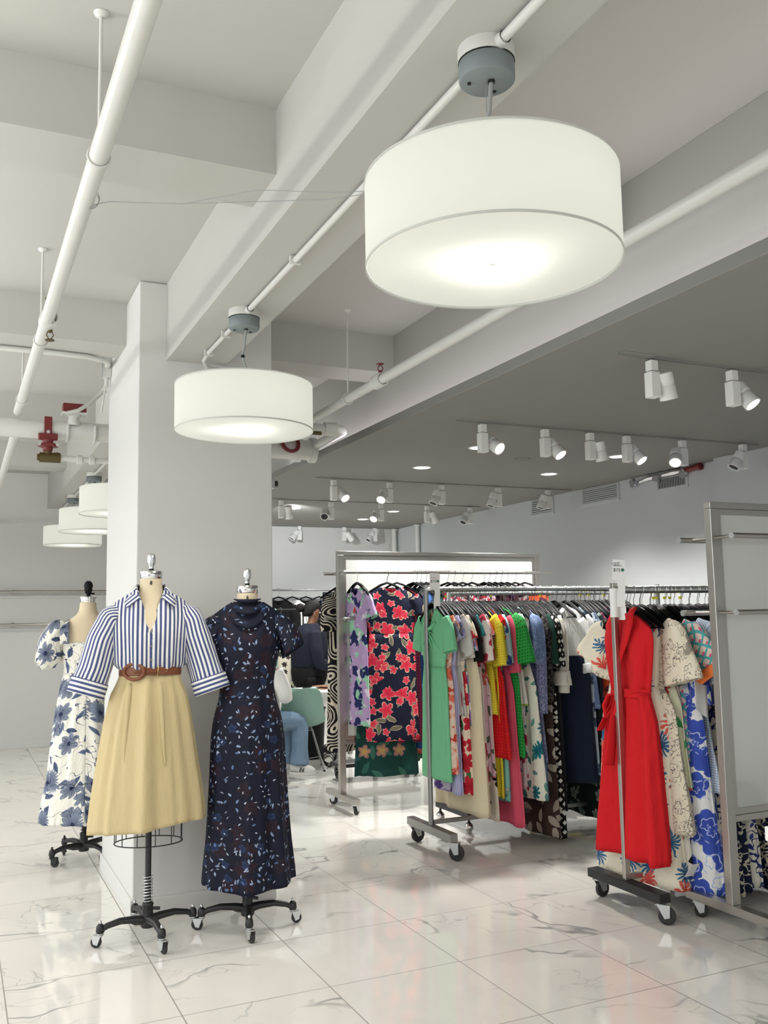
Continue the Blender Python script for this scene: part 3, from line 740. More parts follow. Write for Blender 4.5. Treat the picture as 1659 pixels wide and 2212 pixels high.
def sleeve(name, m, parent, path, rw, rd, n=28, rows=16, k=5, amp=0.006, seed=0, uvoff=(0, 0), cutx=0.0, uvrot=False):
    """open tube along path; rw = half widths in the garment plane, rd = half depths"""
    rng = random.Random(seed+77); ff = fold_fn(rng, k)
    P = [Vector(p) for p in path]; L = [0]
    for i in range(1, len(P)): L.append(L[-1]+(P[i]-P[i-1]).length)
    def at(arr, s):
        i = 0
        while i < len(L)-2 and L[i+1] < s: i += 1
        t = (s-L[i])/(L[i+1]-L[i]); t2 = t*t*(3-2*t) if not isinstance(arr[0], Vector) else t
        return arr[i]+(arr[i+1]-arr[i])*t2
    mb = MB(); vs = []
    for i in range(rows):
        s = L[-1]*i/(rows-1); c = at(P, s); d = (at(P, min(s+0.02, L[-1]))-at(P, max(s-0.02, 0))).normalized()
        dep = Vector((0, 1, 0)); dep = (dep-d*dep.dot(d)).normalized(); w = d.cross(dep)
        a, b = at(list(rw), s), at(list(rd), s)
        for j in range(n+1):
            th = 2*PI*j/n
            f = amp*ff(th)*min(1, i/4)
            q = c+w*((a+f)*math.cos(th))+dep*((b+f)*math.sin(th))+d*(cutx*math.cos(th)*(i/(rows-1)))
            mb.uv[len(vs)] = (((th-PI)*(a+b)*0.55+uvoff[0]), (-s+uvoff[1]))
            if uvrot: mb.uv[len(vs)] = mb.uv[len(vs)][::-1]
            vs.append(q)
    m1 = n+1
    mb.add(vs, [(i*m1+j, i*m1+j+1, (i+1)*m1+j+1, (i+1)*m1+j) for i in range(rows-1) for j in range(n)])
    ob = mb.build(name, m, parent, autosmooth=False)
    sd = ob.modifiers.new('thickness', 'SOLIDIFY'); sd.thickness = 0.002; sd.offset = -1
    return ob
def lies_on(shape_fn, pts): return [shape_fn(*p) for p in pts]

# ------------------------------------------------------------------ castors
def caster(parent, x, y, r, stem_top, wheel_m=RUBBER, fork_m=ZINC, yaw=0.0, thick=0.022, stem=0.011):
    """swivel castor: wheel on the floor, forked plate, stem up to stem_top (parent frame has z = 0 on the floor)"""
    R = Matrix.Rotation(yaw, 3, 'Z'); off = R @ Vector((0, -0.022*(r/0.03), 0)); c = Vector((x, y, r))+off
    w = MB(); w.lathe([(0.0, -thick/2), (r*0.45, -thick/2), (r*0.5, -thick*0.35), (r*0.75, -thick*0.42), (r*0.97, -thick*0.3), (r, 0), (r*0.97, thick*0.3), (r*0.75, thick*0.42), (r*0.5, thick*0.35), (r*0.45, thick/2), (0, thick/2)], (0, 0, 0), 28, 'x')
    w.v = [tuple(R @ Vector(p)+c) for p in w.v]
    cs = w.build('caster', wheel_m, parent)
    f = MB()
    for s in (-1, 1):
        poly = [(-0.011*(r/0.03), -0.006), (0.010, -0.012), (0.03*(r/0.03), r*1.15), (-0.018, r*1.15)]
        sx = s*(thick/2+0.004)
        f.prism(poly, lambda p, d, sx=sx: R @ Vector((sx+d, p[0]*1.0, p[1])) + c, -0.0013, 0.0013)
    f.box(tuple(R @ Vector((0, 0.012*(r/0.03), r*1.18))+c), (thick+0.013, 0.05*(r/0.03), 0.004), R)
    f.cyl((x, y, 2*r+0.008), (x, y, 2*r+0.020), 0.016*(r/0.03)**0.5, n=14)
    f.cyl(tuple(R @ Vector((-thick/2-0.007, 0, 0))+c), tuple(R @ Vector((thick/2+0.007, 0, 0))+c), 0.005, n=8)
    f.cyl((x, y, 2*r+0.01), (x, y, stem_top), stem, n=12)
    fo = f.build('caster_fork', fork_m, cs); 
    return cs

# ------------------------------------------------------------------ dress forms
FORMP = [ # z above floor for a neck ring at 1.62, half width, half depth, y shift (front is -y)
 (0.0, 0.052, 0.056, 0.0), (-0.035, 0.054, 0.060, 0.004), (-0.07, 0.064, 0.066, 0.006), (-0.10, 0.100, 0.072, 0.006), (-0.13, 0.145, 0.080, 0.004), (-0.18, 0.165, 0.100, -0.004),
 (-0.27, 0.160, 0.118, -0.014), (-0.33, 0.152, 0.112, -0.012), (-0.42, 0.128, 0.095, -0.004), (-0.47, 0.122, 0.092, 0.0), (-0.55, 0.145, 0.105, 0.004), (-0.65, 0.170, 0.118, 0.008), (-0.75, 0.172, 0.115, 0.008)]
def dress_form(label, x, y, rz, neck_z, base_rz, knob='silver', size='8', cage=False, spring_hi=0.28, pole_m=None):
    t = thing('dress_form', label, 'dress form', (x, y, 0), rz)
    mb = MB(); n = 40; vs = []; R = smooth_rows([(z+neck_z, a, b, 0, 0, c) for z, a, b, c in FORMP], 40)
    for z, a, b, _, cx, cy in R:
        for j in range(n):
            th = 2*PI*j/n; vs.append((a*math.cos(th), cy+b*math.sin(th), z))
    mb.add(vs, [(i*n+j, i*n+(j+1) % n, (i+1)*n+(j+1) % n, (i+1)*n+j) for i in range(39) for j in range(n)]+[tuple(range(39*n, 40*n))])
    mb.build('torso', LINEN, t)
    zt = neck_z
    MB().lathe([(0.0, zt+0.040), (0.050, zt+0.040), (0.0545, zt+0.036), (0.0545, zt+0.002), (0.05, zt-0.002)], n=36, ey=1.05).build('neck_cap', CHROME, t)
    if knob == 'silver':
        MB().lathe([(0.012, zt+0.04), (0.013, zt+0.052), (0.010, zt+0.062), (0.014, zt+0.068), (0.019, zt+0.075), (0.021, zt+0.085), (0.021, zt+0.105), (0.018, zt+0.118), (0.010, zt+0.126), (0, zt+0.128)], n=24).build('neck_knob', ZINC, t)
        MB().cyl((0, -0.010, zt+0.0405), (0, -0.010, zt+0.05), 0.012, n=12).build('lock_screw', BLACKP, t)
    else:
        MB().lathe([(0.012, zt+0.04), (0.014, zt+0.058), (0.024, zt+0.062), (0.020, zt+0.07), (0.028, zt+0.08), (0.024, zt+0.092), (0.029, zt+0.105), (0.026, zt+0.125), (0.014, zt+0.14), (0, zt+0.142)], n=22).cyl((-0.04, 0, zt+0.058), (0, 0, zt+0.058), 0.006, n=8).build('neck_knob', BLACKP, t)
    if size:
        text_mesh(size, 0.026, 'size_number', INK, t, (0.0, -0.0585, zt-0.022), (PI/2-0.05, 0, 0), 0.003)
    # pole, spring and cast base
    MB().cyl((0, 0, 0.10), (0, 0, neck_z-0.7), 0.0145, n=18).build('pole', BLACKM, t)
    sp = []
    turns = 9; z0, z1 = 0.165, spring_hi+0.01
    for i in range(turns*14+1):
        a = 2*PI*i/14; sp.append((0.021*math.cos(a), 0.021*math.sin(a), z0+(z1-z0)*i/(turns*14)))
    MB().tube(sp, 0.0026, 6).build('spring', ZINC if knob == 'silver' else BLACKM, t)
    Rb = Matrix.Rotation(base_rz-rz, 3, 'Z')
    hub = MB(); hub.lathe([(0.0, 0.055), (0.030, 0.055), (0.036, 0.075), (0.026, 0.10), (0.024, 0.15), (0.028, 0.158), (0.024, 0.168), (0.0, 0.168)], n=24)
    hub.build('base_hub', BLACKM, t)
    pd = MB(); q = Rb @ Vector((-0.09, 0.06, 0)); pd.tube([(0, 0, 0.075), (q.x*0.6, q.y*0.6, 0.072), (q.x, q.y, 0.085)], [0.012, 0.010, 0.010], 8)
    pd.lathe([(0, 0.0), (0.03, 0.002), (0.032, 0.008), (0, 0.012)], (q.x, q.y, 0.083), 14, ex=1.2, ey=0.8)
    pd.build('foot_pedal', BLACKM, t)
    kn = MB(); q = Rb @ Vector((0.03, -0.02, 0)); kn.cyl((q.x*0.6, q.y*0.6, 0.14), (q.x*1.6, q.y*1.6, 0.14), 0.008, n=8); kn.build('set_screw', BLACKM, t)
    for i in range(4):
        d = Rb @ Matrix.Rotation(i*PI/2, 3, 'Z') @ Vector((0, -1, 0))
        pts = [d*0.0+Vector((0, 0, 0.085)), d*0.06+Vector((0, 0, 0.098)), d*0.13+Vector((0, 0, 0.103)), d*0.19+Vector((0, 0, 0.092)), d*0.222+Vector((0, 0, 0.078))]
        lg = MB(); lg.tube(pts, [0.026, 0.021, 0.018, 0.016, 0.015], 12, flat=0.85)
        e = pts[-1]; lg.lathe([(0.0, 0.108), (0.010, 0.106), (0.017, 0.098), (0.020, 0.075), (0.017, 0.065), (0, 0.062)], (e.x, e.y, 0), 16)
        l = lg.build('leg', BLACKM, t)
        MB().lathe([(0.006, 0.108), (0.007, 0.116), (0.004, 0.121), (0, 0.122)], (e.x, e.y, 0), 10).build('stem_cap', ZINC if knob == 'silver' else BLACKM, l)
        caster(t, e.x, e.y, 0.0255, 0.07, fork_m=ZINC if knob == 'silver' else BLACKM, yaw=rz*0+i*1.3+0.5, thick=0.02, stem=0.008)
    if cage:
        cg = MB(); zb = 0.445; zt2 = neck_z-0.74; W, D = 0.160, 0.118
        ring = lambda z, s=1.0: [(W*s*math.cos(a), 0.008+D*s*math.sin(a), z) for a in [2*PI*i/40 for i in range(41)]]
        cg.tube(ring(zb), 0.0028, 6, False); cg.tube(ring(zt2-0.12), 0.0028, 6, False)
        for i in range(12):
            a = 2*PI*i/12+0.2; cg.tube([(W*math.cos(a), 0.008+D*math.sin(a), zb), (W*1.02*math.cos(a), 0.008+D*1.02*math.sin(a), zt2)], 0.0026, 6)
        cg.build('wire_cage', BLACKM, t)
        MB().cyl((0, 0, 0.555), (0, 0, 0.575), 0.03, n=12).build('pole_collar', BLACKM, t)
    return t
F1 = (0.878, 4.655, -0.19); F2 = (1.352, 4.60, -0.27); F3 = (0.790, 6.34, PI-0.12)
dress_form('dress form with silver knob, size 8, wearing the striped shirt and khaki skirt', F1[0], F1[1], F1[2], 1.705, 0.10, cage=True)
dress_form('dress form with silver knob, size 6, wearing the long navy dress before the pillar', F2[0], F2[1], F2[2], 1.63, -0.25, size='6')
dress_form('dress form with black knob seen from behind, wearing the white dress with blue flowers', F3[0], F3[1], F3[2], 1.625, 0.45, knob='black', size=None, spring_hi=0.33)

# --- garments on the first form: striped shirt, belt, khaki skirt
NAVYS = lin(74, 82, 124); OFFW = lin(226, 226, 222)
STRIPE = fabric('blue_white_stripe', OFFW, [dict(k='stripe', s=46, wd=0.50, c=NAVYS)], weave=0.45)
STRIPEH = fabric('blue_white_stripe_cuff', OFFW, [dict(k='stripe', s=46, wd=0.50, c=NAVYS, axis=1)], weave=0.3)
KHAKI = fabric('khaki_cotton', lin(194, 176, 134), weave=0.22)
TAN = mat('tan_leather', lin(118, 66, 36), 0.5, bump=0.2, bscale=300)
nz = 1.705
t = thing('striped_shirt', 'blue and white vertically striped shirt with rolled cuffs on the front-left dress form', 'shirt', (F1[0], F1[1], 0), F1[2])
sp = [(nz-0.055, 0.170, 0.088, 0.0, 0, 0.0), (nz-0.12, 0.180, 0.104, 0.15, 0, 0), (nz-0.19, 0.188, 0.122, 0.4, 0, -0.006), (nz-0.27, 0.188, 0.134, 0.7, 0, -0.012), (nz-0.36, 0.180, 0.128, 1.0, 0, -0.01), (nz-0.415, 0.168, 0.118, 1.0, 0, -0.006), (nz-0.45, 0.135, 0.104, 0.8, 0, 0.0), (nz-0.475, 0.128, 0.100, 0.5, 0, 0)]
cloth('shirt_body', STRIPE, t, sp, n=110, rows=44, k=13, amp=0.007, seed=4, top=dict(nw=0.064, nf=0.175, nb=0.01, sh=0.060, sw=0.17, za=nz-0.27, pw=1.0, pin=0.35))
for s in (-1, 1):
    sleeve('sleeve', STRIPE, t, [(s*0.128, 0.004, nz-0.150), (s*0.188, 0.0, nz-0.195), (s*0.225, -0.01, nz-0.30), (s*0.262, -0.02, nz-0.43), (s*0.285, -0.03, nz-0.50)], [0.040, 0.066, 0.078, 0.078, 0.082], [0.045, 0.075, 0.075, 0.07, 0.07], k=5, amp=0.006, seed=s, n=40, rows=24)
    sleeve('cuff', STRIPEH, t, [(s*0.278, -0.028, nz-0.485), (s*0.300, -0.035, nz-0.555)], [0.086, 0.088], [0.074, 0.074], rows=6, amp=0.002, n=36, uvoff=(0, 0.005))
# open collar: two pointed leaves folded down over the shoulders
for s in (-1, 1):
    IN = [(0.0, 0.078, nz-0.030), (0.045, 0.062, nz-0.030), (0.066, 0.020, nz-0.034), (0.066, -0.030, nz-0.045), (0.056, -0.076, nz-0.075), (0.046, -0.098, nz-0.105)]
    OUT = [(0.0, 0.104, nz-0.075), (0.065, 0.085, nz-0.078), (0.108, 0.030, nz-0.084), (0.122, -0.030, nz-0.096), (0.124, -0.078, nz-0.118), (0.110, -0.108, nz-0.142)]
    cb = MB(); vs = []; N = 20
    for i in range(N+1):
        q = i/N*5; j = min(4, int(q)); f = q-j
        a_ = Vector(IN[j]).lerp(Vector(IN[j+1]), f); b_ = Vector(OUT[j]).lerp(Vector(OUT[j+1]), f)
        fold = a_.lerp(b_, 0.12)+Vector((0, 0, 0.012))
        for kk, p_ in enumerate((a_, fold, a_.lerp(b_, 0.55)+Vector((0, 0, 0.006)), b_)):
            cb.uv[len(vs)] = (0.028*kk, i*0.010); vs.append(Vector((s*p_.x, p_.y, p_.z)))
    cb.add(vs, [(i*4+kk, i*4+kk+1, i*4+kk+5, i*4+kk+4) for i in range(N) for kk in range(3)])
    o = cb.build('collar', STRIPEH, t, autosmooth=False)
    sd = o.modifiers.new('thickness', 'SOLIDIFY'); sd.thickness = 0.004; sd.offset = 0
def front_y(prof, z):
    R = smooth_rows(prof, 60)
    r = min(R, key=lambda q: abs(q[0]-z)); return r[5]-r[2]
BUTTON = mat('grey_button', lin(110, 108, 104), 0.3)
for z in (nz-0.255, nz-0.325, nz-0.39):
    MB().lathe([(0, -0.003), (0.0055, -0.003), (0.006, 0), (0, 0.001)], (0.004, front_y(sp, z)-0.006, z), 14, 'y').build('button', BUTTON, t)
pk = MB(); zz = [nz-0.26, nz-0.30, nz-0.35, nz-0.41, nz-0.44]
for i, z in enumerate(zz):
    for x in (-0.013, 0.017): pk.uv[len(pk.v)] = (x+0.003, z); pk.v.append((x, front_y(sp, z)-0.0035, z))
for i in range(len(zz)-1): pk.f.append((i*2, i*2+1, i*2+3, i*2+2)); pk.sm.append(True)
pk.build('button_placket', STRIPE, t, autosmooth=False)

t = thing('khaki_skirt', 'pleated khaki cotton midi skirt on the front-left dress form', 'skirt', (F1[0], F1[1], 0), F1[2])
kp = [(nz-0.462, 0.142, 0.110, 0.15), (nz-0.50, 0.150, 0.118, 0.45), (nz-0.56, 0.175, 0.138, 0.7), (nz-0.68, 0.200, 0.160, 0.9), (nz-0.85, 0.226, 0.178, 1.0), (nz-1.02, 0.252, 0.195, 1.05), (nz-1.175, 0.268, 0.205, 1.1)]
rng = random.Random(9)
cloth('skirt', KHAKI, t, kp, n=150, rows=40, k=9, amp=0.021, seed=12, hem=0.006, hems=lambda th: 0.03*math.cos(th+0.3))
# three pressed pleats running down from the waist
for x in (-0.085, -0.018, 0.055):
    pl = MB(); R = smooth_rows(kp, 40); vs = []
    for i, r in enumerate(R[2:24]):
        z, a, b = r[0], r[1], r[2]; u = i/21; xx = x*(1+0.35*u)
        y = -b*math.sqrt(max(0, 1-(xx/a)**2))
        w_ = 0.017*(1-u)**0.5
        vs += [Vector((xx-w_*1.4, y+0.004, z)), Vector((xx, y-0.012*(1-u)*min(1, 0.3+u*6)-0.001, z)), Vector((xx+0.003, y+0.008, z))]
        for kk in range(3): pl.uv[i*3+kk] = (xx+kk*0.01, z)
    pl.add(vs, [(i*3+kk, i*3+kk+1, i*3+kk+4, i*3+kk+3) for i in range(21) for kk in range(2)])
    pl.build('pleat', KHAKI, t, autosmooth=False)
t = thing('leather_belt', 'tan brown leather belt with oval covered buckle around the khaki skirt waist', 'belt', (F1[0], F1[1], 0), F1[2])
zb = nz-0.448; mb = MB(); n = 60; vs = []
A, B = 0.146, 0.116
for dz, e in ((-0.021, 0), (-0.019, 0.003), (0.019, 0.003), (0.021, 0)):
    for j in range(n):
        th = 2*PI*j/n; vs.append(((A+e)*math.cos(th), (B+e)*math.sin(th), zb+dz-0.004*math.sin(th)))
mb.add(vs, [(i*n+j, i*n+(j+1) % n, (i+1)*n+(j+1) % n, (i+1)*n+j) for i in range(3) for j in range(n)])
mb.build('strap', TAN, t)
cy = lambda x: -B*math.sqrt(max(0, 1-(x/A)**2))-0.008
bu = MB()
ring = [( -0.075+0.046*math.cos(a), 0.036*math.sin(a)) for a in [2*PI*i/30 for i in range(31)]]
bu.tube([(x, cy(x)-0.001, zb+z+0.002) for x, z in ring], 0.0085, 8, False)
bu.build('buckle', TAN, t)
pr_ = MB(); pr_.tube([(-0.075, cy(-0.075)-0.004, zb), (0.0, cy(0)-0.003, zb), (0.03, cy(0.03)-0.002, zb)], [0.006, 0.012, 0.016], 8, flat=0.25)
pr_.build('strap_tongue', TAN, t)
BRASSP = mat('polished_brass', lin(205, 180, 130), 0.2, 1.0)
MB().tube([(0.036+0.010*math.sin(a)*0.3, cy(0.036)-0.002-0.002*math.cos(a), zb+0.024*math.sin(a)) for a in [2*PI*i/20 for i in range(21)]], 0.0018, 6, False).build('belt_keeper', BRASSP, t)
for x in (-0.03, 0.005, 0.075): MB().lathe([(0, -0.001), (0.002, -0.001), (0.002, 0.001)], (x, cy(x)+0.002, zb), 8, 'y').build('eyelet', BRASSP if x > 0.05 else INK, t)

# --- navy dress on the second form
NAVYF = fabric('navy_petal_print', lin(17, 20, 38), [
    dict(k='flower', s=11, size=0.42, n=6, c=lin(42, 27, 36), c2=lin(32, 22, 34), dens=0.5, seed=2.1),
    dict(k='flower', s=14, size=0.30, n=5, c=lin(42, 58, 92), c2=lin(24, 34, 64), dens=0.3, seed=9.4),
    dict(k='leaf', s=30, size=0.36, fat=0.42, c=lin(150, 166, 190), c2=lin(64, 92, 140), dens=0.25, seed=5.2),
    dict(k='leaf', s=42, size=0.34, fat=0.35, c=lin(190, 198, 212), c2=lin(130, 140, 165), dens=0.22, seed=15.2)], weave=0.25, warp=0.01, rough=0.7)
nz2 = 1.63
t = thing('navy_dress', 'long navy dress with small white and blue petal print, draped neck and flutter sleeves', 'dress', (F2[0], F2[1], 0), F2[2])
np_ = [(nz2-0.045, 0.165, 0.082, 0, 0, 0.0), (nz2-0.12, 0.172, 0.098, 0.1, 0, 0), (nz2-0.2, 0.168, 0.116, 0.2, 0, -0.008), (nz2-0.28, 0.164, 0.128, 0.2, 0, -0.012), (nz2-0.36, 0.146, 0.112, 0.2, 0, -0.008), (nz2-0.45, 0.132, 0.100, 0.2, 0, 0), (nz2-0.52, 0.139, 0.108, 0.2)]
cloth('bodice', NAVYF, t, np_, n=90, rows=36, k=7, amp=0.005, seed=6, top=dict(nw=0.075, nf=0.03, nb=0.0, sh=0.06, sw=0.165, za=nz2-0.22, pw=2.0, pin=0.35))
ns = [(nz2-0.515, 0.1395, 0.1085, 0.15), (nz2-0.62, 0.166, 0.126, 0.2), (nz2-0.72, 0.180, 0.136, 0.35), (nz2-0.95, 0.190, 0.142, 0.7), (nz2-1.2, 0.205, 0.155, 1.0), (nz2-1.42, 0.226, 0.17, 1.2)]
cloth('skirt', NAVYF, t, ns, n=130, rows=44, k=8, amp=0.019, seed=31, hem=0.008, hems=lambda th: 0.012*math.cos(2*th))
# soft cowl folds at the neck
for i, (dz, w_, dp) in enumerate(((0.0, 0.068, 0.012), (-0.035, 0.085, 0.035), (-0.072, 0.100, 0.066))):
    pts = []
    for j in range(17):
        q = -1+2*j/16; x = w_*q
        yb = -0.098-0.012*i - 0.012; pts.append((x, -(0.074+0.022*i)*math.sqrt(max(0.02, 1-(q*0.93)**2))-0.014, nz2-0.03+dz-dp*(1-q*q)))
    MB().tube(pts, [0.002+0.009*math.sin(PI*j/16) for j in range(17)], 10).build('cowl_fold', NAVYF, t)
MB().lathe([(0.070, nz2-0.042), (0.0755, nz2-0.055), (0.082, nz2-0.072), (0.098, nz2-0.09)], (0, 0.004, 0), 40, ey=1.05).build('neckband', NAVYF, t)
for s in (-1, 1):
    sleeve('sleeve', NAVYF, t, [(s*0.118, 0.0, nz2-0.125), (s*0.172, -0.003, nz2-0.165), (s*0.210, -0.01, nz2-0.225), (s*0.232, -0.02, nz2-0.295)], [0.036, 0.055, 0.062, 0.068], [0.045, 0.07, 0.085, 0.095], k=4, amp=0.012, seed=5+s, n=40, cutx=-0.02*s)

# --- white dress with blue flowers on the third form, seen from behind
BLUEF = fabric('white_blue_botanical', lin(228, 225, 214), [
    dict(k='leaf', s=10, size=0.45, fat=0.36, c=lin(104, 116, 142), c2=lin(70, 80, 106), dens=0.75, seed=2.2, vein=lin(40, 50, 80)),
    dict(k='flower', s=6.2, size=0.44, n=7, c=lin(136, 143, 158), c2=lin(78, 86, 106), dens=0.6, seed=6.4, core=lin(30, 38, 66), cut=0.35, strk=0.35),
    dict(k='flower', s=4.6, size=0.34, n=22, c=lin(132, 142, 160), c2=lin(80, 88, 110), dens=0.4, seed=11.3, core=lin(40, 50, 84), cut=0.3, strk=0.5),
    dict(k='line', s=9, wd=0.006, c=lin(50, 62, 95), gate=4, seed=3)], weave=0.45, warp=0.012)
nz3 = 1.625
t = thing('blue_flower_dress', 'long white dress with blue botanical flowers and puff sleeves, seen from its open back', 'dress', (F3[0], F3[1], 0), F3[2])
bp3 = [(nz3-0.255, 0.164, 0.120, 0, 0, -0.010), (nz3-0.30, 0.162, 0.124, 0.2, 0, -0.012), (nz3-0.38, 0.150, 0.112, 0.2, 0, -0.008), (nz3-0.455, 0.140, 0.106, 0.2, 0, 0)]
cloth('bodice', BLUEF, t, bp3, n=80, rows=20, k=9, amp=0.004, seed=7)
# straps: cloth panels over each shoulder framing the square back
for s in (-1, 1):
    mb = MB(); vs = []; N = 14
    for i in range(N+1):
        q = i/N; a = PI*q                         # from the back over the shoulder to the front
        y = 0.118*math.cos(a)-0.008; z = nz3-0.262+0.155*math.sin(a)**0.55
        for kk, x in enumerate((0.112, 0.140, 0.168)):
            zz = z-0.018*kk*math.sin(a); yy = y*(1-0.05*kk)
            mb.uv[len(vs)] = (x, q*0.5); vs.append(Vector((s*x, yy, zz)))
    mb.add(vs, [(i*3+kk, i*3+kk+1, i*3+kk+4, i*3+kk+3) for i in range(N) for kk in range(2)])
    o = mb.build('shoulder_strap', BLUEF, t, autosmooth=False); sd = o.modifiers.new('thickness', 'SOLIDIFY'); sd.thickness = 0.004
    sleeve('puff_sleeve', BLUEF, t, [(s*0.130, 0, nz3-0.145), (s*0.180, 0, nz3-0.175), (s*0.225, 0, nz3-0.26), (s*0.240, 0, nz3-0.37), (s*0.237, 0, nz3-0.41), (s*0.235, 0, nz3-0.418)], [0.045, 0.070, 0.076, 0.078, 0.050, 0.045], [0.05, 0.085, 0.095, 0.095, 0.06, 0.05], k=7, amp=0.006, seed=3+s, n=40, rows=26)
cs_ = [(nz3-0.45, 0.143, 0.109, 0.3), (nz3-0.54, 0.160, 0.125, 0.6), (nz3-0.72, 0.188, 0.15, 0.8), (nz3-0.95, 0.212, 0.175, 1.0), (nz3-1.14, 0.228, 0.19, 1.0)]
cloth('skirt', BLUEF, t, cs_, n=130, rows=36, k=10, amp=0.016, seed=21, uvoff=(0.05, 0))
cloth('hem_flounce', BLUEF, t, [(nz3-1.13, 0.231, 0.192, 0.8), (nz3-1.25, 0.250, 0.21, 1.2), (nz3-1.375, 0.262, 0.22, 1.3)], n=140, rows=16, k=17, amp=0.011, seed=22, hem=0.004)
MB().bx(-0.010, 0.010, 0.1175, 0.119, nz3-0.30, nz3-0.262).build('care_label', PAPER, t)
# ------------------------------------------------------------------ racks
def panel_unit(x, y, label, W=1.89, top=2.0):
    """steel frame on a T foot with a frosted panel and hang rails on both faces; x is the left post"""
    t = thing('display_panel', label, 'display rack', (x, y, 0))
    for s, xx in ((0, 0.0), (1, W)):
        MB().bx(xx-0.026, xx+0.026, -0.022, 0.022, 0.125, top).build('post', STEEL, t, bevel=0.002)
        MB().bx(xx-0.028, xx+0.028, -0.29, 0.29, 0.085, 0.125).build('foot', STEEL, t, bevel=0.002)
        for yy, yw in ((-0.25, 2.2), (0.25, 0.8)): caster(t, xx, yy, 0.034, 0.09, fork_m=ZINC, yaw=yw, thick=0.026)
    MB().bx(-0.026, W+0.026, -0.022, 0.022, top+0.0005, top+0.032).build('top_rail', STEEL, t, bevel=0.002)
    MB().bx(0.027, W-0.027, -0.020, 0.020, 0.50, 0.53).build('bottom_rail', STEEL, t, bevel=0.002)
    MB().bx(0.027, W-0.027, -0.006, 0.006, 0.531, top-0.001).build('frosted_panel', FROST, t)
    e = MB()
    e.bx(0.027, 0.05, -0.012, 0.012, 0.531, top-0.001); e.bx(W-0.05, W-0.027, -0.012, 0.012, 0.531, top-0.001); e.bx(0.05, W-0.05, -0.012, 0.012, top-0.03, top-0.001); e.bx(0.05, W-0.05, -0.012, 0.012, 0.531, 0.56)
    e.build('panel_channel', STEEL, t)
    for z in (1.855, 1.49):
        for s in (-1, 1):
            x0 = -0.05 if s > 0 else 0.0
            b = MB().cyl((x0-0.02, s*0.15, z), (W+0.06, s*0.15, z), 0.0135, n=16)
            r = b.build('hang_rail', STEEL, t)
            MB().cyl((x0-0.028, s*0.15, z), (x0-0.02, s*0.15, z), 0.0155, n=14).build('rail_end', ZINC, r)
            for xx in (0.0, W):
                MB().cyl((xx, s*0.022, z), (xx, s*0.15, z), 0.008, n=10).build('rail_arm', STEEL, r)
    return t
panel_unit(2.812, 6.945, 'tall steel framed frosted panel unit behind the green dress, floral dresses on its rail')
panel_unit(3.372, 3.445, 'tall steel framed frosted panel unit cut off by the right picture edge')

def bar_rack(label, x, y, L, z, base_m, post_m, rail_r=0.0175, base=(0.30, 0.055, 0.05), wr=0.045, lower=True, square=False, balls=False, both_posts=True, foot_z=0.115):
    t = thing('clothes_rack', label, 'clothes rack', (x, y, 0))
    hb, wb, tb = base
    for xx in ((0.0, L) if both_posts else (0.0,)):
        if square: MB().bx(xx-0.016, xx+0.016, -0.013, 0.013, foot_z, z+0.035).build('post', post_m, t, bevel=0.002)
        else: MB().cyl((xx, 0, foot_z), (xx, 0, z+0.03), 0.0165, n=18).build('post', post_m, t)
        MB().bx(xx-wb/2, xx+wb/2, -hb, hb, foot_z-tb, foot_z).build('foot', base_m, t, bevel=0.003)
        for s in (-1, 1):
            if balls:
                st = MB().cyl((xx, s*(hb-0.03), 0.06), (xx, s*(hb-0.03), foot_z-tb), 0.009, n=10).build('caster_stem', BLACKM, t)
                MB().lathe([(0, 0), (0.018, 0.004), (0.030, 0.02), (0.032, 0.035), (0.028, 0.05), (0.014, 0.064), (0, 0.066)], (xx, s*(hb-0.03), 0), 20).build('ball_caster', CHROME, st)
            else: caster(t, xx, s*(hb-0.04), wr*0.5+0.012, foot_z-tb, fork_m=ZINC, yaw=1.2+s*0.5, thick=0.028, stem=0.012)
    MB().cyl((-0.01, 0, z), (L+0.01, 0, z), rail_r, n=20).build('hang_rail', ZINC, t)
    if lower: MB().bx(0.017, L-0.017, -0.012, 0.012, foot_z+0.001, foot_z+0.026).build('lower_bar', post_m, t, bevel=0.002)
    return t
RG = (2.822, 5.46, 1.672)
bar_rack('grey steel clothes rack packed with colourful dresses, green dress at its left end', RG[0], RG[1], 1.95, RG[2], STEELD, STEELD, wr=0.075, foot_z=0.165)
RR = (3.142, 3.93, 1.618)
bar_rack('rolling clothes rack with black foot, red dress at its left end', RR[0], RR[1], 1.6, RR[2], BLACKM, STEEL, rail_r=0.02, base=(0.28, 0.07, 0.045), wr=0.062, square=True, lower=True, foot_z=0.150)
RB = (3.30, 6.02, 1.66)
bar_rack('rack standing behind the grey rack, black foot with chrome ball castors', RB[0], RB[1], 1.6, RB[2], BLACKM, ZINC, balls=True, foot_z=0.135, base=(0.24, 0.05, 0.04))

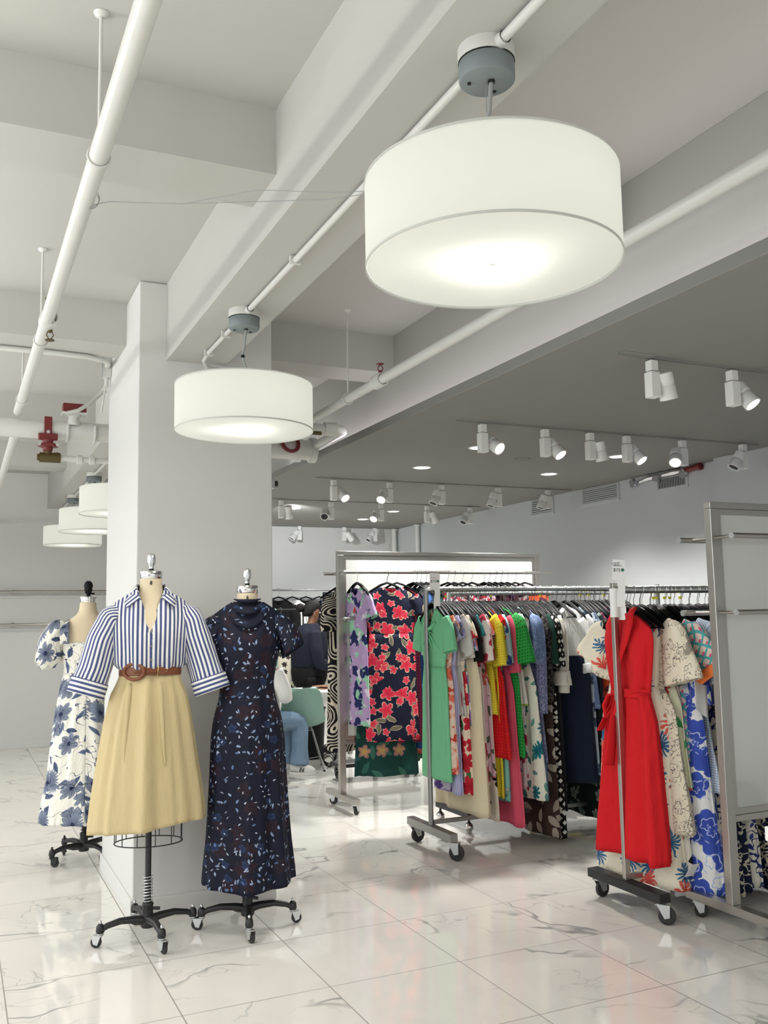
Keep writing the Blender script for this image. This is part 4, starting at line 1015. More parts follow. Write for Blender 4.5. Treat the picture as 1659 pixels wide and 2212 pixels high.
def price_sign(label, x, y, z, rz, tilt, txt, H=0.245, Wd=0.066, scr=True):
    t = thing('price_sign', label, 'price sign', (x, y, z), rz)
    t.rotation_euler = (0, tilt, rz)
    w2 = Wd/2
    poly = [(-w2, H/2), (w2, H/2), (w2+0.012, -H/2), (w2-0.03, -H/2)]
    poly += [(w2-0.034, -H/2+0.05), (w2-0.030, -H/2+0.10), (w2-0.028, -H/2+0.125), (w2-0.036, -H/2+0.14), (-w2+0.002, -H/2+0.14)]
    MB().prism(poly, lambda p, d: Vector((p[0], d, p[1])), -0.0015, 0.0015).build('card', PAPER, t)
    text_mesh(txt, 0.024, 'price', INK, t, (-0.008, -0.0022, H/2-0.055), (PI/2, 0, 0))
    if scr:
        hw_ = MB()
        for k in range(3): hw_.tube([(-0.024+0.012*k+0.006*math.cos(a), -0.0022, H/2-0.024+0.007*math.sin(a)+0.0015*k) for a in [0.3+5.5*i/14 for i in range(15)]], 0.0011, 5)
        hw_.tube([(-0.026, -0.0022, H/2-0.034), (0.016, -0.0022, H/2-0.031)], 0.001, 5)
        hw_.build('handwritten_scribble', INK, t)
    else:
        MB().bx(-0.024, 0.010, -0.0024, -0.0016, H/2-0.032, H/2-0.030).build('printed_line', REDP, t)
    MB().lathe([(0, -0.0023), (0.0085, -0.0023), (0.0085, -0.0016)], (0.021, 0, H/2-0.052), 20, 'y').build('round_sticker', GREENDOT, t)
    return t
price_sign('white price sign with green dot clipped over the green dress end of the grey rack', 2.850, 5.395, 1.655, -0.45, 0.06, '$75', scr=False)
price_sign('white price sign with green dot and scribble above the red dress', 3.150, 3.905, 1.652, -0.6, 0.10, '$75')
t = thing('paper_wrap', 'curled white paper taped round the top of the red dress rack post', 'paper', (RR[0], RR[1], 1.55))
MB().lathe([(0.023, -0.075), (0.0215, 0.0), (0.0235, 0.075)], n=20).build('paper_tube', PAPER, t)
MB().box((0.03, -0.02, -0.055), (0.002, 0.05, 0.07), Matrix.Rotation(0.5, 3, 'Z')).build('loose_corner', PAPER, t)

# ------------------------------------------------------------------ hangers
HANGP = mat('hanger_plastic', (0.0025, 0.0025, 0.003, 1), 0.42, spec=0.07)
WIREM = mat('hook_wire', (0.55, 0.55, 0.54, 1), 0.25, 1.0)
def make_hanger(rr=0.0185):
    t = thing('hanger', 'x', 'hanger')
    c = Vector((0, 0, 0)); pts = [Vector((0.0, 0, -0.085)), Vector((0.0, 0, -0.050)), Vector((0.008, 0, -0.036))]
    pts += [rr*1.12*Vector((math.cos(a), 0, math.sin(a))) for a in [-1.0+3.9*i/12 for i in range(13)]]
    MB().tube(pts, 0.0019, 6).build('hook', WIREM, t)
    arm = [(-0.205, 0, -0.205), (-0.19, 0, -0.187), (-0.12, 0, -0.142), (-0.05, 0, -0.102), (0, 0, -0.085), (0.05, 0, -0.102), (0.12, 0, -0.142), (0.19, 0, -0.187), (0.205, 0, -0.205)]
    MB().tube(arm, [0.007, 0.013, 0.017, 0.018, 0.017, 0.018, 0.017, 0.013, 0.007], 10, flat=0.5).build('arms', HANGP, t)
    MB().tube([(-0.185, 0, -0.198), (0, 0, -0.205), (0.185, 0, -0.198)], 0.004, 6).build('cross_bar', HANGP, t)
    return t
HANGER = None
def hang(x, y, z, rz, label, group, clip=False):
    global HANGER
    if HANGER is None:
        HANGER = make_hanger(); h = HANGER; h.location = (x, y, z); h.rotation_euler = (0, 0, rz); h['label'] = label; h['group'] = group
    else: h = dup(HANGER, (x, y, z), rz, label, group)
    if group is None and 'group' in h: del h['group']
    if clip:
        c = MB().box((0, 0, -0.045), (0.014, 0.010, 0.014)).build('size_clip', YELLOWC, h); h['label'] = clip; h['group'] = group+' with yellow clips'
    return h

# ------------------------------------------------------------------ hanging garments
def garment(name, label, cat, x, y, z, m, hem, rz=-PI/2, skirt_m=None, hw=0.185, waist=0.150, wz=-0.50, flare=0.21, b=0.020, sl=None, sides=(1, -1), sm=None, sl_len=0.25, sl_w=0.065, nw=0.07, nf=0.07, pw=1.4,
            k=7, amp=0.010, seed=0, group=None, seam=True, hip=None, cuff=None, out=0.055, hd=None):
    """hem is the height of the hem below the rail (negative)"""
    t = thing(name, label, cat, (x, y, z), rz, group)
    hd = hd or b*1.5
    L = -hem
    one = hem > wz-0.02
    top = dict(nw=nw, nf=nf, nb=0.012, sh=0.075, sw=hw, za=-0.30, pw=pw)
    zb = hem if one else wz
    prof = [(-0.120, hw, b, 0), (-0.19, hw+0.006, b, 0.3), (-0.30, hw, b*1.05, 0.6), (max(zb+0.06, -0.42) if not one else (zb-0.30)/2, (hw+waist)/2, b, 0.8), (zb, waist if not one else hw*0.95, b, 0.8)]
    cloth('bodice' if not one else 'body', m, t, prof, n=56, rows=22, k=k, amp=amp*0.6, seed=seed, top=top, uvoff=(seed*0.37, seed*0.21))
    if not one:
        S_ = L+wz
        pr2 = [(wz+0.006, waist+0.002, b*1.02, 0.5), (wz-0.10*S_/0.6, hip or (waist*0.55+flare*0.45), b*1.15, 0.8), (wz-0.5*S_, waist*0.35+flare*0.65, (b+hd)/2, 1.2), (hem, flare, hd, 1.6)]
        cloth('skirt', skirt_m or m, t, pr2, n=72, rows=24, k=k, amp=amp, seed=seed+50, hem=0.006, uvoff=(seed*0.37, seed*0.21))
    if sl:
        for s in sides:
            p0 = (s*(hw-0.025), 0, -0.205)
            if sl == 'short': path = [p0, (s*(hw+out*0.45), 0, -0.27), (s*(hw+out), 0, -0.17-sl_len)]; rw = [sl_w*0.9, sl_w, sl_w*1.05]; rd = [b*0.9, b*1.1, b*1.2]
            elif sl == 'flutter': path = [p0, (s*(hw+out*0.7), 0, -0.25), (s*(hw+out*1.6), 0, -0.17-sl_len)]; rw = [sl_w*0.9, sl_w*1.2, sl_w*1.7]; rd = [b*0.9, b*1.3, b*1.6]
            elif sl == 'long': path = [p0, (s*(hw+0.02), 0, -0.30), (s*(hw+0.03), 0, -0.45), (s*(hw+0.02), 0, -0.20-sl_len)]; rw = [sl_w*0.9, sl_w, sl_w*0.9, sl_w*0.95]; rd = [b*0.9, b*1.2, b*1.2, b*1.3]
            elif sl == 'puff': path = [p0, (s*(hw+0.03), 0, -0.25), (s*(hw+0.05), 0, -0.13-sl_len), (s*(hw+0.045), 0, -0.17-sl_len)]; rw = [sl_w*0.8, sl_w*1.25, sl_w*1.15, sl_w*0.7]; rd = [b, b*1.5, b*1.5, b]
            sleeve('sleeve', sm or m, t, path, rw, rd, n=24, rows=14, amp=amp*0.6, seed=seed+s, uvoff=(seed*0.3, 0))
            if cuff:
                e = Vector(path[-1]); d = (e-Vector(path[-2])).normalized()
                sleeve('cuff', cuff, t, [e-d*0.012, e+d*0.045], [rw[-1]*1.08, rw[-1]*1.12], [rd[-1]*1.2, rd[-1]*1.2], n=24, rows=5, amp=0.001, seed=1)
    return t
fab = fabric
def flw(base, c, c2, s=9, n=5, dens=0.8, leaf=None, **kw):
    L = []
    if leaf: L.append(dict(k='leaf', s=s*1.25, size=0.44, c=leaf, c2=leaf, dens=0.7, seed=3.3, fat=0.36))
    L.append(dict(k='flower', s=s, n=n, size=0.46, c=c, c2=c2, dens=dens, seed=kw.get('seed', 7.7), cut=kw.get('cut', 0.4), **({'edge': kw['edge']} if 'edge' in kw else {})))
    return L
G = lin
FB = dict(
 green=fab('emerald_crepe', G(122, 198, 152), weave=0.35),
 coral=fab('coral_watercolour', G(232, 208, 190), [dict(k='blotch', s=9, t=0.47, soft=0.12, c=G(226, 112, 84)), dict(k='blotch', s=16, t=0.56, soft=0.08, c=G(200, 66, 50))]),
 lav=fab('lavender_cotton', G(172, 172, 208)),
 lavprint=fab('lavender_violet_print', G(196, 188, 212), flw(0, G(112, 84, 156), G(84, 60, 128), 9, 6, 0.7)),
 greige=fab('pale_grey_linen', G(200, 196, 190), [dict(k='blotch', s=12, t=0.6, soft=0.05, c=G(150, 140, 128))]),
 creamred=fab('cream_red_flowers', G(228, 214, 190), flw(0, G(206, 44, 60), G(160, 24, 40), 7, 6, 0.55, leaf=G(70, 110, 70))),
 tealab=fab('teal_lilac_abstract', G(214, 208, 214), [dict(k='blotch', s=11, t=0.5, c=G(60, 122, 132)), dict(k='blotch', s=13, t=0.55, c=G(140, 112, 164)), dict(k='blotch', s=12, t=0.58, c=G(226, 110, 92))]),
 black=fab('black_jersey', G(17, 16, 18), weave=0.2),
 cream=fab('cream_ribbed', G(214, 202, 172), weave=0.3),
 teal=fab('deep_teal_satin', G(16, 106, 106), rough=0.55),
 whitered=fab('white_red_petals', G(228, 216, 208), flw(0, G(190, 60, 78), G(150, 40, 60), 7, 5, 0.45)),
 pinkfl=fab('pink_rose_print', G(214, 176, 188), flw(0, G(214, 110, 96), G(150, 60, 70), 8, 5, 0.7, leaf=G(86, 90, 70))),
 pinkco=fab('pink_coral_bloom', G(226, 196, 186), flw(0, G(214, 92, 78), G(190, 60, 60), 7, 5, 0.75)),
 creamblk=fab('cream_black_flowers', G(216, 204, 188), flw(0, G(22, 18, 20), G(14, 12, 14), 6, 6, 0.4)),
 yellow=fab('yellow_eyelet', G(224, 206, 60), [dict(k='dots', s=62, size=0.17, c=G(150, 128, 24))]),
 red=fab('scarlet_eyelet', G(216, 30, 34), [dict(k='dots', s=50, size=0.16, c=G(120, 10, 14))]),
 bluefl=fab('pale_blue_floral', G(178, 200, 222), flw(0, G(52, 84, 150), G(36, 56, 110), 9, 6, 0.6)),
 aqua=fab('aqua_leaf_print', G(140, 206, 190), flw(0, G(60, 130, 120), G(210, 226, 214), 10, 5, 0.5)),
 rose=fab('rose_pink_lace', G(210, 84, 108), [dict(k='dots', s=70, size=0.12, c=G(170, 50, 76))]),
 kelly=fab('kelly_eyelet', G(40, 146, 62), [dict(k='dots', s=48, size=0.21, c=G(10, 66, 24))]),
 olive=fab('olive_print', G(74, 80, 42), flw(0, G(50, 54, 30), G(40, 42, 24), 12, 5, 0.6)),
 pale=fab('pale_pink_dots', G(216, 196, 196), [dict(k='dots', s=80, size=0.15, c=G(170, 146, 150))]),
 lime=fab('white_lime_band', G(226, 224, 214), [dict(k='stripe', axis=1, s=4, wd=0.12, c=G(150, 184, 60))]),
 tropic=fab('ivory_teal_botanical', G(224, 222, 206), [dict(k='leaf', s=12, size=0.44, c=G(60, 124, 112), c2=G(110, 160, 150), dens=0.55, seed=4.1, edge=G(40, 90, 90)), dict(k='flower', s=8, n=9, size=0.42, c=G(40, 130, 136), c2=G(16, 84, 96), dens=0.45, seed=8.1, cut=0.5)]),
 whpink=fab('white_pink_floral', G(232, 224, 222), flw(0, G(202, 60, 100), G(150, 30, 70), 9, 5, 0.6, leaf=G(80, 120, 140))),
 chamb=fab('blue_chambray', G(104, 122, 162), [dict(k='line', s=26, wd=0.03, c=G(136, 152, 186))]),
 peri=fab('periwinkle_lace', G(112, 116, 148), [dict(k='ring', s=14, rings=3, t=0.55, c=G(146, 150, 178)), dict(k='line', s=40, wd=0.04, c=G(90, 94, 128))]),
 denim=fab('denim_blue', G(84, 106, 146), [dict(k='line', s=40, wd=0.03, c=G(104, 126, 166))]),
 blklace=fab('black_lace', G(24, 22, 24), [dict(k='line', s=30, wd=0.03, c=G(90, 84, 80))]),
 brown=fab('brown_leaf_print', G(60, 44, 38), [dict(k='leaf', s=9, size=0.47, fat=0.46, c=G(172, 162, 148), c2=G(150, 138, 126), dens=0.9, seed=2.9)], warp=0.008),
 dkgreen=fab('bottle_green', G(26, 62, 52)),
 diamond=fab('black_white_diamond', G(14, 13, 14), [dict(k='dots', s=24, size=0.26, square=True, rot=PI/4, c=G(214, 212, 204)), dict(k='stripe', axis=1, s=3.3, wd=0.06, c=G(200, 198, 190))]),
 white=fab('white_poplin', G(228, 228, 226), weave=0.35),
 ivory=fab('ivory_poplin', G(216, 212, 200), weave=0.35),
 navy=fab('navy_twill', G(20, 30, 48), weave=0.2),
 greyblue=fab('grey_blue_floral', G(168, 180, 190), flw(0, G(74, 90, 110), G(50, 60, 80), 10, 5, 0.7)),
 dkfloral=fab('dark_green_floral', G(22, 34, 34), [dict(k='leaf', s=9, size=0.42, c=G(120, 140, 128), c2=G(60, 90, 82), dens=0.5, seed=1.7), dict(k='flower', s=8, n=5, size=0.36, c=G(150, 160, 150), c2=G(90, 108, 104), dens=0.35, seed=4.4)]),
 maroon=fab('maroon_print', G(76, 26, 44), [dict(k='blotch', s=12, t=0.52, c=G(150, 70, 84)), dict(k='blotch', s=18, t=0.58, c=G(40, 30, 80))]),
 orange=fab('orange_print', G(206, 84, 48), [dict(k='blotch', s=12, t=0.55, c=G(90, 40, 60))]),
 royal=fab('royal_blue', G(40, 60, 190)),
 pinkhot=fab('hot_pink', G(204, 70, 120)),
 navyfl=fab('navy_white_floral', G(24, 34, 70), flw(0, G(196, 190, 176), G(120, 120, 130), 9, 6, 0.6)),
 yelchif=fab('yellow_chiffon', G(206, 196, 104), [dict(k='blotch', s=8, t=0.5, soft=0.2, c=G(222, 214, 170))]),
 beige=fab('beige_print', G(190, 172, 140), flw(0, G(206, 150, 60), G(160, 110, 50), 8, 5, 0.6)),
 # red rack
 scarlet=fab('scarlet_cotton', G(204, 28, 34), weave=0.3),
 coralreef=fab('cream_coral_reef', G(232, 224, 202), [dict(k='flower', s=6.5, n=15, size=0.46, c=G(70, 120, 158), c2=G(40, 86, 126), dens=0.42, seed=3.1, cut=0.75, strk=0.4), dict(k='flower', s=6.0, n=13, size=0.46, c=G(226, 110, 96), c2=G(208, 74, 66), dens=0.48, seed=8.6, cut=0.75, strk=0.4), dict(k='leaf', s=9, size=0.3, c=G(40, 66, 110), c2=G(90, 140, 170), dens=0.25, seed=12.2, fat=0.2)], warp=0.02),
 toile=fab('cream_line_drawing', G(226, 216, 194), [dict(k='line', s=30, wd=0.012, c=G(112, 106, 98), gate=6, det=2.5), dict(k='ring', s=17, rings=3.0, t=0.86, c=G(104, 98, 90), rmax=0.42), dict(k='blotch', s=8, t=0.64, soft=0.02, c=G(150, 142, 130), det=4)], warp=0.02),
 lemon=fab('white_yellow_splash', G(224, 220, 206), [dict(k='blotch', s=6, t=0.55, soft=0.06, c=G(214, 178, 70)), dict(k='dots', s=9, size=0.16, square=True, rot=0.5, c=G(24, 22, 22))]),
 plaid=fab('pink_teal_lattice', G(226, 206, 194), [dict(k='dots', s=22, size=0.30, square=True, rot=0.7, c=G(214, 92, 130)), dict(k='lattice', s=22, wd=0.26, c=G(84, 170, 172))], warp=0.006),
 orangec=fab('orange_cuff', G(234, 126, 66)),
 ging=fab('light_blue_gingham', G(226, 230, 234), [dict(k='check', s=78, c=G(132, 158, 192))], warp=0.0),
 roseblue=fab('cobalt_rose_print', G(228, 228, 226), [dict(k='flower', s=9, n=5, size=0.60, c=G(62, 86, 178), c2=G(56, 76, 164), dens=0.92, seed=4.2, cut=0.22, strk=0.0), dict(k='ring', s=9, rings=3.0, t=0.86, c=G(176, 188, 226), seed=4.2, rmax=0.5)], warp=0.008),
 palm=fab('green_palm_print', G(206, 206, 178), [dict(k='leaf', s=9, size=0.47, c=G(30, 112, 60), c2=G(70, 150, 90), dens=0.9, seed=5.1, fat=0.42), dict(k='flower', s=8, n=6, size=0.4, c=G(206, 90, 70), c2=G(180, 40, 60), dens=0.35, seed=9.2)]),
 navywh=fab('white_navy_vine', G(222, 218, 204), [dict(k='leaf', s=20, size=0.42, c=G(34, 42, 104), c2=G(60, 70, 130), dens=0.75, seed=6.6, fat=0.4), dict(k='line', s=12, wd=0.018, c=G(34, 40, 96), det=1)]),
 nightvine=fab('navy_cream_vine', G(20, 26, 54), [dict(k='line', s=14, wd=0.024, c=G(196, 190, 166), det=2), dict(k='leaf', s=20, size=0.36, c=G(190, 184, 160), c2=G(150, 150, 140), dens=0.45, seed=3.4)]),
 blush=fab('blush_print', G(226, 196, 184), flw(0, G(206, 120, 110), G(150, 90, 100), 14, 5, 0.6)),
 # panel unit
 redrose=fab('navy_red_blossom', G(19, 24, 46), [dict(k='leaf', s=8.5, size=0.46, c=G(112, 110, 88), c2=G(92, 92, 72), dens=0.55, seed=3.1, fat=0.36, edge=G(186, 166, 140)),
      dict(k='flower', s=7.6, n=5, size=0.50, c=G(214, 62, 84), c2=G(190, 34, 58), dens=0.5, seed=6.3, cut=0.5, strk=0.08, edge=G(206, 176, 150), ew=0.9), dict(k='flower', s=12, n=5, size=0.42, c=G(220, 70, 90), c2=G(196, 40, 64), dens=0.35, seed=2.9, cut=0.5, strk=0.0, edge=G(206, 176, 150), ew=0.86)], warp=0.016),
 lilac=fab('lilac_navy_brush', G(166, 142, 180), [dict(k='blotch', s=7, t=0.54, soft=0.02, c=G(30, 36, 84)), dict(k='blotch', s=8, t=0.57, soft=0.03, c=G(140, 190, 160)), dict(k='blotch', s=10, t=0.6, c=G(206, 196, 210))]),
 jungle=fab('dark_teal_jungle', G(18, 60, 56), [dict(k='leaf', s=8, size=0.47, c=G(60, 108, 76), c2=G(34, 84, 92), dens=0.75, seed=4.9, fat=0.4), dict(k='flower', s=7, n=5, size=0.4, c=G(140, 92, 112), c2=G(190, 160, 90), dens=0.3, seed=8.8)]),
 burg=fab('burgundy_chiffon', G(88, 22, 46), [dict(k='dots', s=40, size=0.10, c=G(140, 80, 90))]),
 bluedk=fab('blue_cloud_print', G(36, 66, 112), [dict(k='blotch', s=8, t=0.55, c=G(110, 116, 110)), dict(k='blotch', s=10, t=0.6, c=G(70, 110, 170))]),
 candy=fab('red_white_candy', G(222, 204, 208), [dict(k='blotch', s=24, t=0.5, c=G(190, 40, 60)), dict(k='blotch', s=30, t=0.56, c=G(60, 50, 70))]),
 maze=fab('black_ribbon_maze', G(16, 15, 17), [dict(k='maze', s=5.5, f=88, t=0.28, c=G(206, 196, 178))], warp=0.0),
)
D = 'dress'
gr, gy, gz = RG
ON = 'on the packed grey rack'
GREEN = [ # x, name, fabric, hem height, options, label
 (2.878, 'dress', 'green', 0.455, dict(sl='short', sl_len=0.23, nf=0.13, nw=0.085, pw=1.0, hw=0.19, flare=0.215, b=0.030, k=5, amp=0.010, waist=0.152, wz=-0.50, out=0.05), 'emerald green knot-front midi dress at the left end of the grey rack'),
 (2.912, 'dress', 'coral', 0.51, dict(sl='short', sl_len=0.10, flare=0.235, hw=0.195, dy=-0.01), 'coral watercolour dress right behind the emerald green dress'),
 (2.930, 'dress', 'lavprint', 0.385, dict(flare=0.10, hw=0.15), 'lavender dress with violet flowers, hem peeping below the emerald dress'),
 (2.950, 'dress', 'lav', 0.375, dict(flare=0.215, hw=0.19, sl='short', sl_len=0.08), 'plain lavender dress, hem showing below the coral dress'),
 (2.972, 'blouse', 'greige', 0.86, dict(sl='short', sl_len=0.28, sl_w=0.075, out=0.065), 'pale grey short-sleeved blouse between lavender and cream dresses'),
 (2.996, 'dress', 'creamred', 0.37, dict(flare=0.225, hw=0.19, sl='short', sl_len=0.17), 'cream dress with large red flowers left of the cream pleated skirt'),
 (3.018, 'blouse', 'tealab', 0.80, dict(sl='short', sl_len=0.24), 'teal, lilac and coral abstract print blouse'),
 (3.046, 'dress', 'black', 0.245, dict(skirt_m='cream', wz=-0.42, waist=0.205, flare=0.325, hw=0.20, b=0.024, k=5, amp=0.016, hd=0.05, dy=-0.035), 'dress with black top and long cream skirt'),
 (3.072, 'blouse', 'black', 0.95, dict(sl='short', sl_len=0.30), 'black blouse hanging beside the deep teal dress'),
 (3.098, 'dress', 'teal', 0.58, dict(sl='short', sl_len=0.16, flare=0.235), 'deep teal satin dress behind the cream skirt'),
 (3.118, 'dress', 'whitered', 0.42, dict(sl='short', sl_len=0.30, sl_w=0.075, flare=0.225, out=0.06), 'white dress with scattered red petals and elbow sleeves'),
 (3.142, 'dress', 'pinkfl', 0.47, dict(sl='short', sl_len=0.16, flare=0.235), 'dusty pink dress with roses and grey leaves'),
 (3.164, 'dress', 'pinkco', 0.50, dict(flare=0.225), 'blush dress with coral blooms next to the yellow dress'),
 (3.186, 'dress', 'creamblk', 0.205, dict(flare=0.29, hw=0.18, hd=0.045, k=5, amp=0.01), 'long cream dress with big black flowers at the hem'),
 (3.208, 'blouse', 'yellow', 0.86, dict(sl='short', sl_len=0.33, sl_w=0.07, out=0.06, hw=0.20, dy=-0.02), 'bright yellow eyelet blouse with wide sleeves'),
 (3.232, 'dress', 'yellow', 0.33, dict(sl='short', sl_len=0.30, sl_w=0.06, flare=0.215, waist=0.18), 'long bright yellow eyelet dress just behind the yellow blouse'),
 (3.256, 'dress', 'red', 0.58, dict(sl='short', sl_len=0.10, flare=0.275, hw=0.19, k=5, amp=0.013, hd=0.045, dy=-0.03, waist=0.17), 'scarlet eyelet dress in the middle of the grey rack'),
 (3.280, 'blouse', 'bluefl', 0.83, dict(sl='short', sl_len=0.33), 'pale blue floral blouse behind the scarlet dress'),
 (3.304, 'dress', 'aqua', 0.30, dict(sl='short', sl_len=0.32, flare=0.215), 'aqua leaf-print dress left of the rose pink dress'),
 (3.328, 'dress', 'rose', 0.15, dict(sl='short', sl_len=0.38, sl_w=0.055, flare=0.285, hd=0.04, hw=0.19, dy=-0.02), 'long rose pink dress reaching almost to the lower bar'),
 (3.356, 'dress', 'kelly', 0.58, dict(sl='flutter', sl_len=0.32, sl_w=0.06, flare=0.255, hw=0.195, b=0.026, k=5, dy=-0.03, waist=0.17), 'kelly green eyelet dress with bell sleeves'),
 (3.386, 'dress', 'olive', 0.57, dict(flare=0.225, hw=0.15), 'dark olive print dress beside the kelly green dress'),
 (3.412, 'blouse', 'pale', 0.82, dict(sl='short', sl_len=0.30, sl_w=0.07, out=0.06), 'pale pink dotted blouse right of the kelly green dress'),
 (3.436, 'blouse', 'lime', 0.90, dict(sl='short', sl_len=0.30), 'white blouse with a lime band on the sleeve'),
 (3.458, 'dress', 'whpink', 0.36, dict(flare=0.205, hw=0.16), 'white dress with pink flowers, showing left of the botanical one'),
 (3.484, 'dress', 'tropic', 0.31, dict(flare=0.31, hw=0.17, hd=0.05, k=5, amp=0.015, dy=-0.03, waist=0.16), 'ivory dress with teal botanical print and wide skirt'),
 (3.510, 'blouse', 'chamb', 0.70, dict(sl='puff', sl_len=0.33, sl_w=0.06, hw=0.20), 'blue chambray blouse with puffed sleeves'),
 (3.538, 'dress', 'peri', 0.53, dict(sl='long', sl_len=0.62, sl_w=0.055, flare=0.265, hw=0.205, dy=-0.02), 'periwinkle lace dress with long gathered sleeves'),
 (3.562, 'dress', 'denim', 0.29, dict(flare=0.22, hw=0.17), 'denim blue dress, hem hanging under the periwinkle lace'),
 (3.590, 'dress', 'blklace', 0.45, dict(sl='long', sl_len=0.55, flare=0.20), 'black lace dress left of the brown leaf dress'),
 (3.622, 'dress', 'brown', 0.055, dict(flare=0.27, hw=0.18, hd=0.05, k=5, amp=0.016, b=0.024, dy=-0.02, waist=0.17), 'long dark brown dress with pale leaves'),
 (3.650, 'blouse', 'dkgreen', 0.95, dict(sl='short', sl_len=0.34, hw=0.20), 'bottle green top beside the diamond print dress'),
 (3.680, 'dress', 'diamond', 0.035, dict(sl='short', sl_len=0.36, flare=0.27, hw=0.20, hd=0.06, k=5, amp=0.012, b=0.026), 'longest black and white diamond print dress'),
 (3.715, 'dress', 'black', 0.20, dict(flare=0.22, hw=0.16), 'plain black dress between the diamond print and white shirts'),
 (3.738, 'dress', 'ivory', 0.35, dict(skirt_m='black', sl='long', sl_len=0.50, sl_w=0.062, wz=-0.46, flare=0.2, hw=0.185, b=0.025, rz=-1.55), 'ivory shirt dress with black skirt tucked behind the white shirt'),
 (3.845, 'dress', 'white', 0.355, dict(skirt_m='navy', sl='short', sl_len=0.36, sl_w=0.055, out=0.04, wz=-0.47, flare=0.24, hw=0.20, waist=0.185, b=0.045, k=5, amp=0.012, rz=-0.85, dy=-0.03), 'white shirt dress with navy skirt, facing out'),
 (4.010, 'dress', 'greyblue', 0.40, dict(sl='short', sl_len=0.14, flare=0.22), 'grey-blue floral dress right of the navy skirt'),
 (4.040, 'blouse', 'chamb', 0.85, dict(sl='short', sl_len=0.16, hw=0.17), 'light blue top right of the white shirt'),
 (4.070, 'dress', 'dkfloral', 0.10, dict(sl='short', sl_len=0.25, flare=0.25, hw=0.19), 'long dark green dress with grey flowers near the cream toile dress'),
 (4.105, 'dress', 'maroon', 0.30, dict(sl='short', sl_len=0.20, flare=0.23), 'maroon print dress behind the dark green floral one'),
 (4.145, 'blouse', 'orange', 0.90, dict(hw=0.16), 'orange print top with only the shoulders showing'),
 (4.190, 'dress', 'royal', 0.40, dict(hw=0.16), 'royal blue dress with only the shoulder showing'),
 (4.235, 'blouse', 'pinkhot', 0.85, dict(hw=0.16), 'hot pink top with only the shoulder showing'),
 (4.280, 'dress', 'navyfl', 0.40, dict(hw=0.17), 'navy floral dress near the red dress rack post'),
 (4.325, 'blouse', 'coral', 0.85, dict(hw=0.17), 'coral top near the red dress rack post'),
 (4.375, 'dress', 'black', 0.40, dict(hw=0.17), 'black dress hanging furthest right in view behind the toile dress'),
 (4.435, 'dress', 'maroon', 0.40, dict(hw=0.17), 'second maroon print dress, almost hidden behind the toile dress'),
]
rnd = random.Random(5)
HL = 'black hanger with wire hook on the packed grey rack'
HC = 'black hanger with a yellow size clip on the packed grey rack'
for i, (x, nm, f, hem, o, lb) in enumerate(GREEN):
    o = dict(o); sk = o.pop('skirt_m', None); rz = o.pop('rz', -PI/2+rnd.uniform(-0.06, 0.06)); dy = o.pop('dy', 0)
    if i in (0, 1): rz = -PI/2-0.05
    yy = gy+rnd.uniform(-0.012, 0.012)
    garment(nm, lb+('' if 'rack' in lb or len(lb.split()) > 11 else ', '+ON), nm, x, yy+dy, gz-0.002, FB[f], hem-gz, rz, skirt_m=FB[sk] if sk else None, seed=i+1, **o)
    hang(x, yy, gz, rz, HL, 'hangers on the grey rack', HC if i in (4, 19, 33, 38, 40, 43) else False)
# more bare-looking hangers crowd the rail between the garments
for i in range(16):
    x = 3.0+i*0.085+rnd.uniform(-0.01, 0.01)
    hang(x, gy, gz, -PI/2+rnd.uniform(-0.1, 0.1), HL, 'hangers on the grey rack')
# twisted knot on the green dress
gd = [o for o in C.objects if o.get('label', '').startswith('emerald green knot')][0]
kb = MB()
kb.tube([(-0.075, -0.030, -0.215), (-0.035, -0.040, -0.250), (0.0, -0.046, -0.268), (0.05, -0.044, -0.25), (0.10, -0.034, -0.215)], [0.012, 0.02, 0.016, 0.02, 0.012], 12, flat=0.6)
for i, (x1, z1) in enumerate(((0.11, -0.30), (0.12, -0.38), (0.07, -0.43), (-0.06, -0.43), (-0.11, -0.36))):
    kb.tube([(0.0, -0.044, -0.268), (x1*0.5, -0.042, (-0.268+z1)/2), (x1, -0.026, z1)], [0.011, 0.008, 0.002], 8, flat=0.5)
kb.build('knot', FB['green'], gd, autosmooth=False)
# collars, plackets and turned-back cuffs on the shirt dresses
for lab, mm in (('white shirt dress', 'white'), ('ivory shirt dress', 'ivory')):
    sd_ = [o for o in C.objects if o.get('label', '').startswith(lab)][0]
    cb = MB()
    for s in (-1, 1): cb.tube([(s*0.062, 0.015, -0.118), (s*0.066, -0.02, -0.125), (s*0.045, -0.046, -0.155), (s*0.012, -0.052, -0.185)], [0.012, 0.016, 0.018, 0.010], 10, flat=0.35)
    cb.build('collar', FB[mm], sd_, autosmooth=False)
    for s in (-1, 1):
        sleeve('cuff', FB[mm], sd_, [(s*0.230, -0.005, -0.51), (s*0.242, -0.01, -0.575)] if mm == 'white' else [(s*0.205, -0.005, -0.56), (s*0.215, -0.01, -0.655)], [0.068, 0.078], [0.05, 0.055], n=24, rows=6, amp=0.004, seed=3)

